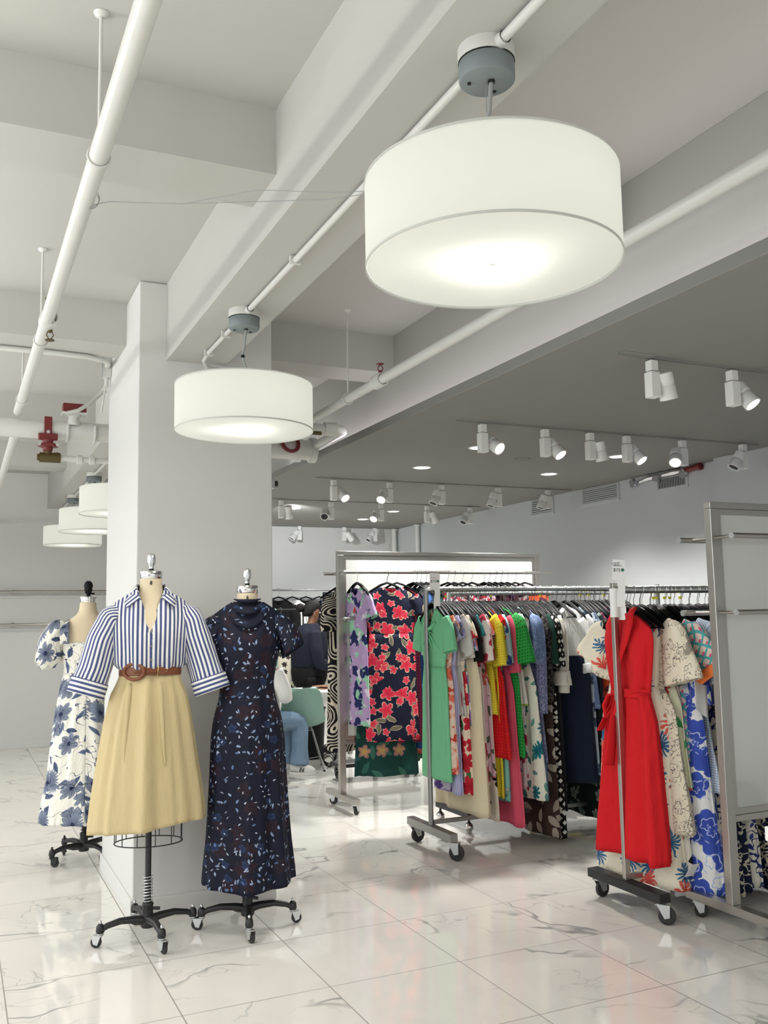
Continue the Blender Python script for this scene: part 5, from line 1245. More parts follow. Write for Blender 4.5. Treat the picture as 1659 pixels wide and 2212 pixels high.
# --- rack behind
bx0, by0, bz0 = RB
BACK = [('navyfl', 0.25), ('navyfl', 0.22), ('beige', 0.28), ('candy', 0.45), ('creamred', 0.30), ('candy', 0.4), ('navyfl', 0.20), ('brown', 0.25), ('beige', 0.18), ('dkfloral', 0.25), ('beige', 0.22), ('yelchif', 0.26), ('yelchif', 0.22), ('dkfloral', 0.20), ('maroon', 0.3), ('navyfl', 0.3)]
BLAB = ['navy floral dress, leftmost', 'navy floral dress, second from the left', 'beige floral dress, third from the left', 'red and white candy print dress, fourth', 'cream dress with red flowers, fifth', 'red and white candy print dress, sixth', 'navy floral dress, seventh', 'brown leaf print dress, eighth', 'beige floral dress, ninth', 'dark green floral dress, tenth', 'beige floral dress left of the yellow chiffon', 'yellow chiffon dress, left of a pair', 'yellow chiffon dress, right of a pair', 'dark green floral dress right of the yellow chiffon', 'maroon print dress near the right end', 'navy floral dress at the right end']
for i, (f, hem) in enumerate(BACK):
    x = bx0+0.08+i*0.092; rz = -PI/2+rnd.uniform(-0.08, 0.08)
    garment('dress', BLAB[i]+' on the rack behind', 'dress', x, by0, bz0-0.002, FB[f], hem-bz0, rz, seed=100+i, flare=0.26, hw=0.19, sl='short' if i % 2 else None, sl_len=0.18, hd=0.05, b=0.026)
    hang(x, by0, bz0, rz, 'black hanger with wire hook on the rack behind the grey rack', 'hangers on the rack behind')
    hang(x+0.045, by0, bz0, rz+0.05, 'black hanger with wire hook on the rack behind the grey rack', 'hangers on the rack behind')

# --- red dress rack
rx, ry, rz0 = RR
def rr(x, nm, f, hem, lb, clip=False, rot=0.0, dy=0.0, **o):
    rz = -PI/2+rot
    t = garment(nm, lb, nm, x, ry+dy, rz0-0.004, FB[f], hem-rz0, rz, **o)
    hang(x, ry+dy, rz0, rz, 'black hanger with wire hook on the red dress rack', 'hangers on the red dress rack', 'black hanger with a yellow size clip on the red dress rack' if clip else False)
    return t
red = rr(3.225, 'dress', 'scarlet', 0.265, 'scarlet sleeveless wrap dress with tied sash at the front of the right rack', nf=0.0, nw=0.055, hw=0.175, b=0.045, waist=0.135, wz=-0.53, flare=0.245, hd=0.10, k=6, amp=0.042, seed=201)
rr(3.285, 'dress', 'coralreef', 0.13, 'cream dress with blue and coral reef print just behind the scarlet dress', sl='flutter', sides=(-1,), sl_len=0.20, sl_w=0.07, hw=0.185, waist=0.16, flare=0.30, hd=0.07, b=0.03, k=6, amp=0.016, seed=202, out=0.07, dy=0.05, rot=0.15)
rr(3.335, 'dress', 'toile', 0.40, 'cream dress with black line drawings and wide sleeves behind the scarlet dress', sl='flutter', sl_len=0.30, sl_w=0.075, hw=0.20, flare=0.32, hd=0.07, b=0.03, k=6, amp=0.012, seed=203, out=0.06, dy=0.03, rot=0.03)
rr(3.365, 'dress', 'lemon', 0.20, 'white dress with yellow splashes hanging low behind the toile dress', flare=0.30, hd=0.05, hw=0.17, seed=204, dy=0.06)
rr(3.385, 'dress', 'palm', 0.61, 'green palm print dress between the scarlet and cobalt dresses', flare=0.24, seed=205, sl='short', sl_len=0.1)
rr(3.405, 'dress', 'blush', 0.62, 'blush print dress with only the shoulder showing beside the scarlet dress', True, hw=0.17, flare=0.2, seed=206)
rr(3.425, 'blouse', 'plaid', 0.75, 'pink and teal lattice blouse with orange cuffs', True, sl='flutter', sl_len=0.24, sl_w=0.062, out=0.10, hw=0.20, cuff=FB['orangec'], seed=207, rot=0.04)
rr(3.455, 'dress', 'roseblue', 0.115, 'cobalt blue and white rose print dress with full skirt', True, sl='short', sl_len=0.42, sl_w=0.07, hw=0.18, waist=0.17, flare=0.33, hd=0.09, k=5, amp=0.016, b=0.03, seed=208, dy=-0.03)
rr(3.500, 'dress', 'ging', 0.60, 'light blue gingham dress with ruffled elbow sleeves', True, sl='flutter', sl_len=0.30, sl_w=0.068, out=0.09, hw=0.205, flare=0.30, hd=0.05, seed=209, dy=-0.02)
rr(3.545, 'dress', 'navywh', 0.12, 'white dress with navy vine print beside the steel panel post', sl='short', sl_len=0.38, hw=0.2, flare=0.30, hd=0.05, seed=210)
rr(3.590, 'dress', 'navywh', 0.10, 'white and navy vine print dress, second, cut by the steel panel post', True, sl='short', sl_len=0.34, hw=0.2, flare=0.27, hd=0.05, seed=211)
for i, (x, f) in enumerate(((3.65, 'nightvine'), (3.72, 'nightvine'), (3.79, 'navywh'), (3.86, 'nightvine'), (3.93, 'nightvine'), (4.01, 'navyfl'), (4.10, 'nightvine'))):
    rr(x, 'dress', f, 0.07+0.01*(i % 3), ['navy dress with cream vines, hem seen just right of the panel post', 'navy dress with cream vines, second hem right of the panel post', 'white and navy vine dress under the frosted panel', 'navy dress with cream vines, fourth hem under the panel', 'navy dress with cream vines, fifth hem under the panel', 'navy floral dress, sixth hem under the panel', 'navy dress with cream vines, seventh hem under the panel'][i], hw=0.19, flare=0.27, hd=0.05, seed=220+i, sl='short', sl_len=0.2)
for i in range(14): hang(3.27+i*0.055, ry, rz0, -PI/2+rnd.uniform(-0.12, 0.12), 'black hanger with wire hook on the red dress rack', 'hangers on the red dress rack')
# lapels, sash and bow of the scarlet dress
SC = FB['scarlet']
for s in (-1, 1):
    mb = MB(); vs = []
    P0 = [(0.050, 0.012, -0.088), (0.062, -0.030, -0.10), (0.052, -0.052, -0.155), (0.030, -0.060, -0.23), (0.0, -0.060, -0.33), (-0.015, -0.056, -0.40)]
    P1 = [(0.066, 0.016, -0.092), (0.100, -0.036, -0.125), (0.112, -0.060, -0.185), (0.086, -0.066, -0.255), (0.035, -0.066, -0.34), (-0.005, -0.058, -0.405)]
    for i, (a, b) in enumerate(zip(P0, P1)):
        for kk, p in enumerate((a, tuple((a[j]+b[j])/2-(0.006 if j == 1 else 0) for j in range(3)), b)):
            mb.uv[len(vs)] = (p[0], p[2]); vs.append(Vector((s*p[0], p[1]-(0.004 if s > 0 else 0), p[2])))
    mb.add(vs, [(i*3+kk, i*3+kk+1, i*3+kk+4, i*3+kk+3) for i in range(5) for kk in range(2)])
    o = mb.build('lapel', SC, red, autosmooth=False); sd = o.modifiers.new('thickness', 'SOLIDIFY'); sd.thickness = 0.004
MB().bx(-0.014, 0.014, 0.012, 0.014, -0.165, -0.115).build('neck_label', PAPER, red)
sb = MB(); n = 40; vs = []
for dz in (-0.022, -0.008, 0.008, 0.022):
    for j in range(n):
        th = 2*PI*j/n; sb.uv[len(vs)] = (th*0.1, dz); vs.append((0.142*math.cos(th), 0.056*math.sin(th)*(1+0.03*math.cos(dz*300)), -0.53+dz))
sb.add(vs, [(i*n+j, i*n+(j+1) % n, (i+1)*n+(j+1) % n, (i+1)*n+j) for i in range(3) for j in range(n)]); sb.build('sash', SC, red)
bw = MB()
bw.lathe([(0, -0.018), (0.016, -0.012), (0.020, 0), (0.016, 0.012), (0, 0.018)], (-0.035, -0.070, -0.535), 14)
bw.tube([(-0.035, -0.07, -0.535), (-0.075, -0.085, -0.545), (-0.105, -0.088, -0.60), (-0.090, -0.088, -0.66), (-0.055, -0.080, -0.62), (-0.035, -0.072, -0.54)], [0.01, 0.022, 0.028, 0.024, 0.016, 0.008], 12, flat=0.4)
bw.tube([(-0.035, -0.07, -0.535), (0.0, -0.082, -0.56), (-0.01, -0.088, -0.63), (-0.035, -0.085, -0.66)], [0.01, 0.018, 0.022, 0.016], 12, flat=0.4)
bw.build('bow', SC, red, autosmooth=False)
MB().tube([(-0.035, -0.07, -0.54), (-0.10, -0.092, -0.66), (-0.135, -0.105, -0.73)], [0.012, 0.026, 0.034], 12, flat=0.2).build('sash_end', SC, red, autosmooth=False)
MB().tube([(-0.03, -0.07, -0.54), (-0.03, -0.098, -0.68), (-0.045, -0.115, -0.84), (-0.05, -0.122, -0.90)], [0.012, 0.028, 0.032, 0.034], 12, flat=0.2).build('sash_end', SC, red, autosmooth=False)
t = thing('paper_leaflet', 'large curled printed paper leaflet tucked on the cobalt rose dress', 'paper', (3.335, 3.60, 1.06))
mb = MB(); vs = []
for i in range(9):
    for j in range(2): 
        q = i/8; vs.append(Vector((0.10*q-0.03, 0.03*math.sin(q*2.2)-0.05, 0.10*(1-j)-0.10*q*(0.3+0.3*j)-0.03*j)))
mb.add(vs, [(i*2, i*2+1, i*2+3, i*2+2) for i in range(8)]); o = mb.build('sheet', PAPER, t); sd = o.modifiers.new('thickness', 'SOLIDIFY'); sd.thickness = 0.0008
t = thing('paper_tag', 'white paper tag hanging below the scarlet dress hem', 'paper', (3.30, 3.63, 0.245))
MB().box((0, 0, 0), (0.05, 0.09, 0.0012), Matrix.Rotation(-0.9, 3, 'X')).build('card', PAPER, t)

# --- garments on the panel unit behind
mz, my = 1.855, 6.945-0.15
PG = [(2.90, 'lilac', 0.66, dict(sl='flutter', sl_len=0.20, sl_w=0.07, hw=0.13, flare=0.15, out=0.03, waist=0.12), -1.45, 'lilac and navy brush print dress at the left end of the panel unit rail'),
      (3.16, 'jungle', 0.25, dict(flare=0.25, hd=0.06, hw=0.17, k=6, amp=0.014, b=0.02), -0.32, 'long dark teal jungle print dress behind the navy blossom dress'),
      (3.25, 'burg', 0.50, dict(sl='short', sl_len=0.30, flare=0.25, hw=0.21), -0.42, 'burgundy chiffon dress behind the navy blossom dress'),
      (3.165, 'redrose', 0.53, dict(sl='short', sl_len=0.17, hw=0.205, waist=0.175, flare=0.215, b=0.045, hd=0.06, nf=0.05, nw=0.075, k=5, amp=0.007, out=0.035), -0.22, 'navy dress with big red blossoms facing out from the panel unit'),
      (3.43, 'bluedk', 0.45, dict(hw=0.19, flare=0.24), -1.2, 'blue cloud print dress right of the navy blossom dress'),
      (3.47, 'pinkfl', 0.40, dict(hw=0.19, flare=0.24), -1.3, 'pink rose dress just left of the emerald dress on the panel unit'),
      (3.52, 'jungle', 0.35, dict(hw=0.19, flare=0.24), -1.3, 'dark teal jungle dress behind the emerald green dress'),
      (3.78, 'candy', 0.6, dict(hw=0.19), -0.8, 'red and white candy dress, left one showing above the grey rack rail'),
      (3.95, 'candy', 0.6, dict(hw=0.19), -0.5, 'red and white candy dress, middle one showing above the grey rack rail'),
      (4.18, 'maroon', 0.6, dict(hw=0.19), -0.8, 'maroon print dress on the panel unit above the grey rack rail'),
      (4.30, 'candy', 0.6, dict(hw=0.19), -1.0, 'red and white candy dress, right one showing above the grey rack rail'),
      (4.48, 'orange', 0.6, dict(hw=0.19), -0.6, 'orange print dress at the right end of the panel unit rail')]
for i, (x, f, hem, o, rz, lb) in enumerate(PG):
    garment('dress', lb, 'dress', x, my+(-0.05 if f == 'redrose' else 0.03 if f == 'burg' else 0.06 if (f, i) == ('jungle', 1) else 0), mz, FB[f], hem-mz, rz, seed=300+i, **o)
    hang(x, my, mz, rz, 'black hanger with wire hook on the panel unit rail', 'hangers on the panel unit')
for i, x in enumerate((3.40, 3.56, 3.72, 3.86, 4.07, 4.12, 4.24, 4.38)): hang(x, my, mz, -1.0+0.1*(i % 4), 'black hanger with wire hook on the panel unit rail', 'hangers on the panel unit')
garment('dress', 'black dress with cream ribbon maze print hanging left of the panel unit post', 'dress', 2.915, 6.945+0.15, 1.855, FB['maze'], 0.43-1.855, -0.25, seed=330, sl='short', sl_len=0.30, sl_w=0.065, out=0.02, hw=0.12, flare=0.15, waist=0.13, b=0.035, hd=0.05)
hang(2.915, 6.945+0.15, 1.855, -0.25, 'black hanger holding the ribbon maze dress', None)
# ------------------------------------------------------------------ work table, chairs and people at the back
def work_table(label, x, y, rz, L, Wd, H=0.745):
    t = thing('table', label, 'table', (x, y, 0), rz)
    MB().bx(-L/2, L/2, -Wd/2, Wd/2, H-0.05, H).build('tabletop', TABLEW, t, bevel=0.004)
    for sx in (-1, 1):
        for sy in (-1, 1): MB().bx(sx*(L/2-0.04)-0.02, sx*(L/2-0.04)+0.02, sy*(Wd/2-0.04)-0.02, sy*(Wd/2-0.04)+0.02, 0, H-0.051).build('leg', STEELD, t, bevel=0.002)
    return t
work_table('white work table with grey steel legs behind the mint chair', 3.46, 9.35, 0.0, 1.2, 0.75)
work_table('white table with only its corner showing at the right picture edge', 3.07, 2.16, 0.0, 0.90, 0.70, 0.74)
def shell_chair(label, x, y, rz):
    """moulded shell chair on a wire base; the sitter faces local -Y"""
    t = thing('shell_chair', label, 'chair', (x, y, 0), rz)
    prof = [(-0.22, 0.415, 0.19), (-0.20, 0.435, 0.205), (-0.10, 0.43, 0.225), (0.05, 0.425, 0.23), (0.15, 0.435, 0.23), (0.205, 0.48, 0.225), (0.235, 0.56, 0.215), (0.255, 0.66, 0.205), (0.275, 0.76, 0.185), (0.285, 0.80, 0.155), (0.288, 0.815, 0.11)]
    mb = MB(); vs = []; n = 17
    for i, (y0, z0, w_) in enumerate(prof):
        for j in range(n):
            q = -1+2*j/(n-1); up_ = 0.055*abs(q)**3 if i < 6 else 0.0; fw_ = -0.07*abs(q)**2.5 if i >= 5 else 0.0
            vs.append(Vector((w_*q, y0+fw_, z0+up_)))
    mb.add(vs, [(i*n+j, i*n+j+1, (i+1)*n+j+1, (i+1)*n+j) for i in range(len(prof)-1) for j in range(n-1)])
    o = mb.build('shell', MINT, t, autosmooth=False); sd = o.modifiers.new('thickness', 'SOLIDIFY'); sd.thickness = 0.010
    su = o.modifiers.new('smooth', 'SUBSURF'); su.levels = 1; su.render_levels = 2
    for sx in (-1, 1):
        for sy in (-1, 1):
            l = MB().cyl((sx*0.10, sy*0.10, 0.40), (sx*0.21, sy*0.20, 0.006), 0.008, n=10).build('leg', STEELD, t)
            MB().lathe([(0, 0), (0.013, 0), (0.012, 0.012), (0, 0.014)], (sx*0.21, sy*0.20, 0), 12).build('foot_glide', BLACKP, l)
    b = MB(); b.tube([(-0.185, -0.175, 0.09), (0.185, 0.175, 0.09)], 0.005, 8); b.tube([(0.10, -0.10, 0.39), (-0.10, -0.10, 0.39), (-0.10, 0.10, 0.39), (0.10, 0.10, 0.39), (0.10, -0.10, 0.39)], 0.006, 8)
    b.build('wire_base', STEELD, t)
    return t
shell_chair('mint shell chair with its back to the viewer at the white work table', 3.20, 8.97, PI-0.30)
shell_chair('mint shell chair under the seated person, hidden behind the long navy dress', 2.66, 8.70, PI/2-0.1)
shell_chair('mint shell chair just poking in at the right picture edge', 3.30, 2.80, -0.8)

SKIN = mat('brown_skin', lin(112, 74, 54), 0.5)
HAIR = mat('black_hair', (0.006, 0.005, 0.005, 1), 0.75, spec=0.2)
NAVYK = fabric('navy_knit', G(18, 22, 36), weave=0.4)
TROUS = fabric('black_trousers', G(14, 14, 16))
JEANS = fabric('light_denim', G(112, 136, 158), [dict(k='blotch', s=6, t=0.5, soft=0.2, c=G(122, 150, 176))], weave=0.5)
def skin_mesh(name, m, parent, chains, sub=2):
    """one continuous surface grown along joints: chains of (x, y, z, rx, ry) that share joints by position"""
    vs, es, rad, idx = [], [], [], {}
    for ch in chains:
        prev = None
        for (x, y, z, a, b) in ch:
            key = (round(x, 4), round(y, 4), round(z, 4))
            if key not in idx: idx[key] = len(vs); vs.append((x, y, z)); rad.append((a, b))
            i = idx[key]
            if prev is not None and prev != i: es.append((prev, i))
            prev = i
    me = bpy.data.meshes.new(name); me.from_pydata(vs, es, []); me.update()
    o = bpy.data.objects.new(name, me); C.objects.link(o)
    if parent: o.parent = parent
    sk = o.modifiers.new('skin', 'SKIN'); sk.use_smooth_shade = True; sk.branch_smoothing = 0.6
    for i, r in enumerate(rad):
        me.skin_vertices[0].data[i].radius = r
    me.skin_vertices[0].data[0].use_root = True
    ss = o.modifiers.new('sub', 'SUBSURF'); ss.levels = sub; ss.render_levels = sub
    me.materials.append(m)
    return o
def hand(dx):
    """five fingers rooted in a palm, as chains; palm at wrist end x0, fingers along d"""
    return dx
# standing person, in profile, looking right and down at the table
PX, PY = 3.68, 10.05
t = thing('person', 'person in dark navy top with glasses and hair tied back, standing behind the work table', 'person', (PX, PY, 0), 0)
sxx = 1.0
def fingers(w, d, s=1.0):
    """palm and fingers from wrist w along d (unit), thumb to the side"""
    w = Vector(w); d = Vector(d).normalized(); side = d.cross(Vector((0, 0, 1))).normalized(); dn = Vector((0, 0, -1))
    palm = w+d*0.055
    ch = [[(*w, 0.024, 0.018), (*palm, 0.034, 0.015)]]
    for k, ln in ((-1.5, 0.062), (-0.5, 0.075), (0.5, 0.08), (1.5, 0.07)):
        b = palm+d*0.03+side*0.019*k; m_ = b+d*ln*0.5+dn*0.006; e = b+d*ln*0.9+dn*0.028
        ch.append([(*palm, 0.034, 0.015), (*b, 0.0095, 0.0085), (*m_, 0.0085, 0.008), (*e, 0.007, 0.0065)])
    th = w+d*0.03+side*0.03; ch.append([(*palm, 0.034, 0.015), (*th, 0.011, 0.01), (*(th+side*0.022+d*0.03), 0.0095, 0.009), (*(th+side*0.024+d*0.055+dn*0.01), 0.008, 0.0075)])
    return ch
hip = (0.0, 0.0, 0.93, 0.175, 0.165)
wrR, wrL = (0.33, -0.20, 0.90), (0.36, 0.10, 0.92)
body = [[hip, (0.0, 0, 1.05, 0.185, 0.175), (-0.02, 0, 1.18, 0.175, 0.165), (0.0, 0, 1.32, 0.135, 0.150), (0.02, 0, 1.40, 0.062, 0.068), (0.045, 0, 1.455, 0.050, 0.052), (0.062, 0, 1.52, 0.078, 0.066), (0.055, 0, 1.59, 0.088, 0.074), (0.045, 0, 1.64, 0.060, 0.055)],
        [hip, (0.0, -0.10, 0.86, 0.11, 0.105), (0.02, -0.11, 0.50, 0.072, 0.07), (0.0, -0.11, 0.10, 0.042, 0.042), (0.02, -0.11, 0.05, 0.042, 0.04), (0.15, -0.12, 0.035, 0.036, 0.028)],
        [hip, (0.0, 0.10, 0.86, 0.11, 0.105), (0.02, 0.11, 0.50, 0.072, 0.07), (0.0, 0.11, 0.10, 0.042, 0.042), (0.02, 0.11, 0.05, 0.042, 0.04), (0.15, 0.12, 0.035, 0.036, 0.028)],
        [(0.0, 0, 1.32, 0.135, 0.150), (0.0, -0.19, 1.31, 0.062, 0.06), (0.0, -0.24, 1.12, 0.052, 0.05), (0.02, -0.25, 1.00, 0.045, 0.043), (0.20, -0.23, 0.93, 0.036, 0.034), (*wrR, 0.024, 0.018)],
        [(0.0, 0, 1.32, 0.135, 0.150), (0.0, 0.19, 1.31, 0.062, 0.06), (0.03, 0.23, 1.12, 0.052, 0.05), (0.06, 0.22, 1.00, 0.045, 0.043), (0.22, 0.16, 0.94, 0.036, 0.034), (*wrL, 0.024, 0.018)]]
body += fingers(wrR, (1, 0.25, -0.25)) + fingers(wrL, (1, -0.2, -0.25))
skin_mesh('body', SKIN, t, body)
# nose, lips, ear
fc = MB()
fc.tube([(0.138, 0, 1.575), (0.152, 0, 1.55), (0.163, 0, 1.528), (0.150, 0, 1.518)], [0.008, 0.011, 0.015, 0.010], 10)
fc.lathe([(0, -0.03), (0.012, -0.022), (0.016, 0.0), (0.014, 0.02), (0, 0.03)], (0.045, -0.074, 1.545), 14, ex=0.9, ey=0.5)
fc.build('nose_and_ear', SKIN, t)
MB().tube([(0.130, -0.022, 1.484), (0.142, 0, 1.487), (0.130, 0.022, 1.484)], [0.004, 0.008, 0.004], 8).build('lips', mat('lip', lin(120, 58, 54), 0.5), t)
h = MB(); h.lathe([(0, 0.105), (0.05, 0.098), (0.085, 0.066), (0.097, 0.02), (0.094, -0.03), (0.078, -0.065), (0.05, -0.085)], (0.020, 0, 1.60), 28, ex=1.0, ey=0.86)
h.v = [(v[0]+max(0, (v[2]-1.58))*0.35-max(0, 1.575-v[2])*0.5, v[1], v[2]) for v in h.v]
h.build('hair', HAIR, t)
hb = MB(); hb.lathe([(0, -0.052), (0.03, -0.043), (0.050, -0.018), (0.052, 0.012), (0.036, 0.04), (0, 0.052)], (-0.10, 0, 1.615), 20); hb.build('hair_bun', HAIR, t)
gl = MB()
gl.tube([Vector((0.140, -0.03, 1.560))+Vector((0.004*math.cos(a), 0.024*math.cos(a), 0.019*math.sin(a))) for a in [2*PI*i/18 for i in range(19)]], 0.0025, 6)
gl.tube([Vector((0.140, 0.03, 1.560))+Vector((0.004*math.cos(a), 0.024*math.cos(a), 0.019*math.sin(a))) for a in [2*PI*i/18 for i in range(19)]], 0.0025, 6)
gl.tube([(0.132, -0.058, 1.565), (0.095, -0.080, 1.567), (0.045, -0.083, 1.562)], 0.0025, 6)
gl.tube([(0.145, -0.008, 1.563), (0.145, 0.008, 1.563)], 0.0025, 6)
gl.build('glasses', BLACKP, t)
MB().lathe([(0, -0.006), (0.006, 0), (0, 0.006)], (0.047, -0.079, 1.508), 12).build('earring', CHROME, t)
EYE = mat('eye_white', (0.6, 0.6, 0.58, 1), 0.3)
for s in (-1, 1): MB().lathe([(0, -0.010), (0.008, -0.006), (0.010, 0), (0.008, 0.006), (0, 0.010)], (0.126, s*0.030, 1.558), 12).build('eye', EYE, t)
def blob(name, m, parent, rows, n=40, amp=0.004, k=6, seed=1):
    return cloth(name, m, parent, rows, n=n, rows=26, k=k, amp=amp, seed=seed)
blob('sweater', NAVYK, t, [(1.435, 0.075, 0.078, 0, 0.025, 0), (1.40, 0.115, 0.16, 0.2, 0.01, 0), (1.34, 0.165, 0.215, 0.3, 0, 0), (1.20, 0.205, 0.225, 0.6, 0.0, 0), (1.05, 0.215, 0.22, 1, 0.01, 0), (0.95, 0.20, 0.205, 1, 0.0, 0)], n=56, amp=0.006)
for s, P, Q in ((-1, [(0.0, -0.175, 1.335), (0.0, -0.24, 1.14), (0.02, -0.25, 1.00), (0.19, -0.23, 0.935), (0.28, -0.212, 0.912)], 0), (1, [(0.0, 0.175, 1.335), (0.03, 0.23, 1.14), (0.06, 0.22, 1.00), (0.22, 0.16, 0.942), (0.30, 0.13, 0.93)], 0)):
    sleeve('sweater_sleeve', NAVYK, t, P, [0.085, 0.075, 0.068, 0.056, 0.046], [0.085, 0.075, 0.068, 0.056, 0.046], n=24, rows=20, amp=0.004, seed=s+3)
blob('trousers', TROUS, t, [(1.0, 0.19, 0.19, 0), (0.90, 0.205, 0.205, 0.4), (0.80, 0.19, 0.205, 0.5), (0.74, 0.165, 0.19, 0.5)], amp=0.004, seed=3)
for s in (-1, 1): sleeve('trouser_leg', TROUS, t, [(0.0, s*0.10, 0.84), (0.02, s*0.11, 0.50), (0.0, s*0.11, 0.06)], [0.125, 0.09, 0.085], [0.12, 0.09, 0.085], n=24, rows=16, amp=0.005, seed=s+8)
for s in (-1, 1):
    MB().tube([(-0.05, s*0.115, 0.045), (0.05, s*0.118, 0.05), (0.14, s*0.122, 0.04), (0.19, s*0.124, 0.03)], [0.04, 0.048, 0.042, 0.025], 14, flat=0.85).build('shoe', BLACKM, t)

# seated person: only the knee, shin, trainer and a bit of white sleeve show beside the navy dress
SX, SY = 2.86, 8.70
t = thing('person', 'seated person in light blue jeans and white trainers, mostly hidden behind the long navy dress', 'person', (SX, SY, 0), 0)
hp = (-0.14, 0.02, 0.50, 0.15, 0.13)
wr1, wr2 = (0.16, 0.36, 0.80), (0.02, 0.34, 0.80)
body = [[hp, (-0.16, 0.03, 0.65, 0.14, 0.12), (-0.16, 0.05, 0.82, 0.135, 0.115), (-0.14, 0.07, 0.98, 0.12, 0.11), (-0.13, 0.09, 1.06, 0.055, 0.055), (-0.12, 0.11, 1.12, 0.048, 0.048), (-0.10, 0.14, 1.19, 0.075, 0.068), (-0.10, 0.14, 1.26, 0.082, 0.075), (-0.10, 0.13, 1.31, 0.055, 0.05)],
        [hp, (-0.04, -0.07, 0.51, 0.10, 0.09), (0.20, -0.06, 0.50, 0.068, 0.068), (0.20, -0.05, 0.42, 0.06, 0.06), (0.20, -0.03, 0.12, 0.04, 0.04), (0.20, -0.03, 0.06, 0.038, 0.036), (0.27, -0.09, 0.035, 0.034, 0.026)],
        [hp, (-0.06, 0.11, 0.51, 0.10, 0.09), (0.16, 0.16, 0.50, 0.068, 0.068), (0.16, 0.17, 0.42, 0.06, 0.06), (0.15, 0.18, 0.12, 0.04, 0.04), (0.15, 0.18, 0.06, 0.038, 0.036), (0.23, 0.15, 0.035, 0.034, 0.026)],
        [(-0.14, 0.07, 0.98, 0.12, 0.11), (-0.03, -0.08, 0.99, 0.056, 0.054), (0.03, -0.08, 0.80, 0.046, 0.046), (0.05, -0.05, 0.74, 0.042, 0.042), (0.12, 0.20, 0.79, 0.034, 0.032), (*wr1, 0.024, 0.018)],
        [(-0.14, 0.07, 0.98, 0.12, 0.11), (-0.25, 0.20, 0.99, 0.056, 0.054), (-0.22, 0.28, 0.80, 0.046, 0.046), (-0.19, 0.29, 0.78, 0.042, 0.042), (-0.06, 0.34, 0.79, 0.034, 0.032), (*wr2, 0.024, 0.018)]]
body += fingers(wr1, (0.4, 1, -0.1)) + fingers(wr2, (1, 0.3, -0.1))
skin_mesh('body', SKIN, t, body)
MB().lathe([(0, 0.09), (0.05, 0.083), (0.083, 0.05), (0.092, 0.0), (0.085, -0.04), (0.06, -0.09), (0.045, -0.10)], (-0.112, 0.115, 1.262), 24).build('hair', HAIR, t)
sleeve('jeans_leg', JEANS, t, [(-0.10, -0.06, 0.515), (0.10, -0.06, 0.515), (0.185, -0.055, 0.50), (0.207, -0.05, 0.44), (0.208, -0.035, 0.26), (0.205, -0.03, 0.10)], [0.105, 0.088, 0.078, 0.076, 0.074, 0.090], [0.10, 0.088, 0.08, 0.076, 0.074, 0.084], n=30, rows=30, amp=0.007, seed=2)
sleeve('jeans_leg', JEANS, t, [(-0.12, 0.10, 0.515), (0.06, 0.15, 0.515), (0.145, 0.165, 0.50), (0.166, 0.17, 0.44), (0.163, 0.175, 0.26), (0.155, 0.18, 0.10)], [0.105, 0.088, 0.078, 0.076, 0.074, 0.090], [0.10, 0.088, 0.08, 0.076, 0.074, 0.084], n=30, rows=30, amp=0.007, seed=6)
blob('white_shirt', FB['white'], t, [(1.075, 0.07, 0.07, 0, -0.13, 0.09), (1.03, 0.14, 0.14, 0.3, -0.13, 0.08), (0.95, 0.165, 0.16, 0.5, -0.14, 0.07), (0.75, 0.165, 0.155, 1, -0.155, 0.04), (0.50, 0.18, 0.17, 1, -0.14, 0.02)], n=50, amp=0.006, seed=4)
sleeve('shirt_sleeve', FB['white'], t, [(-0.05, -0.06, 1.0), (0.035, -0.085, 0.82), (0.055, -0.06, 0.745), (0.10, 0.12, 0.78), (0.13, 0.24, 0.795)], [0.08, 0.072, 0.068, 0.056, 0.05], [0.08, 0.072, 0.068, 0.056, 0.05], n=24, rows=20, amp=0.005, seed=9)
sleeve('shirt_sleeve', FB['white'], t, [(-0.24, 0.18, 1.0), (-0.22, 0.28, 0.82), (-0.19, 0.295, 0.775), (-0.09, 0.335, 0.79)], [0.08, 0.07, 0.062, 0.05], [0.08, 0.07, 0.062, 0.05], n=24, rows=18, amp=0.005, seed=19)
SHOEW = mat('white_suede', (0.66, 0.65, 0.62, 1), 0.7)
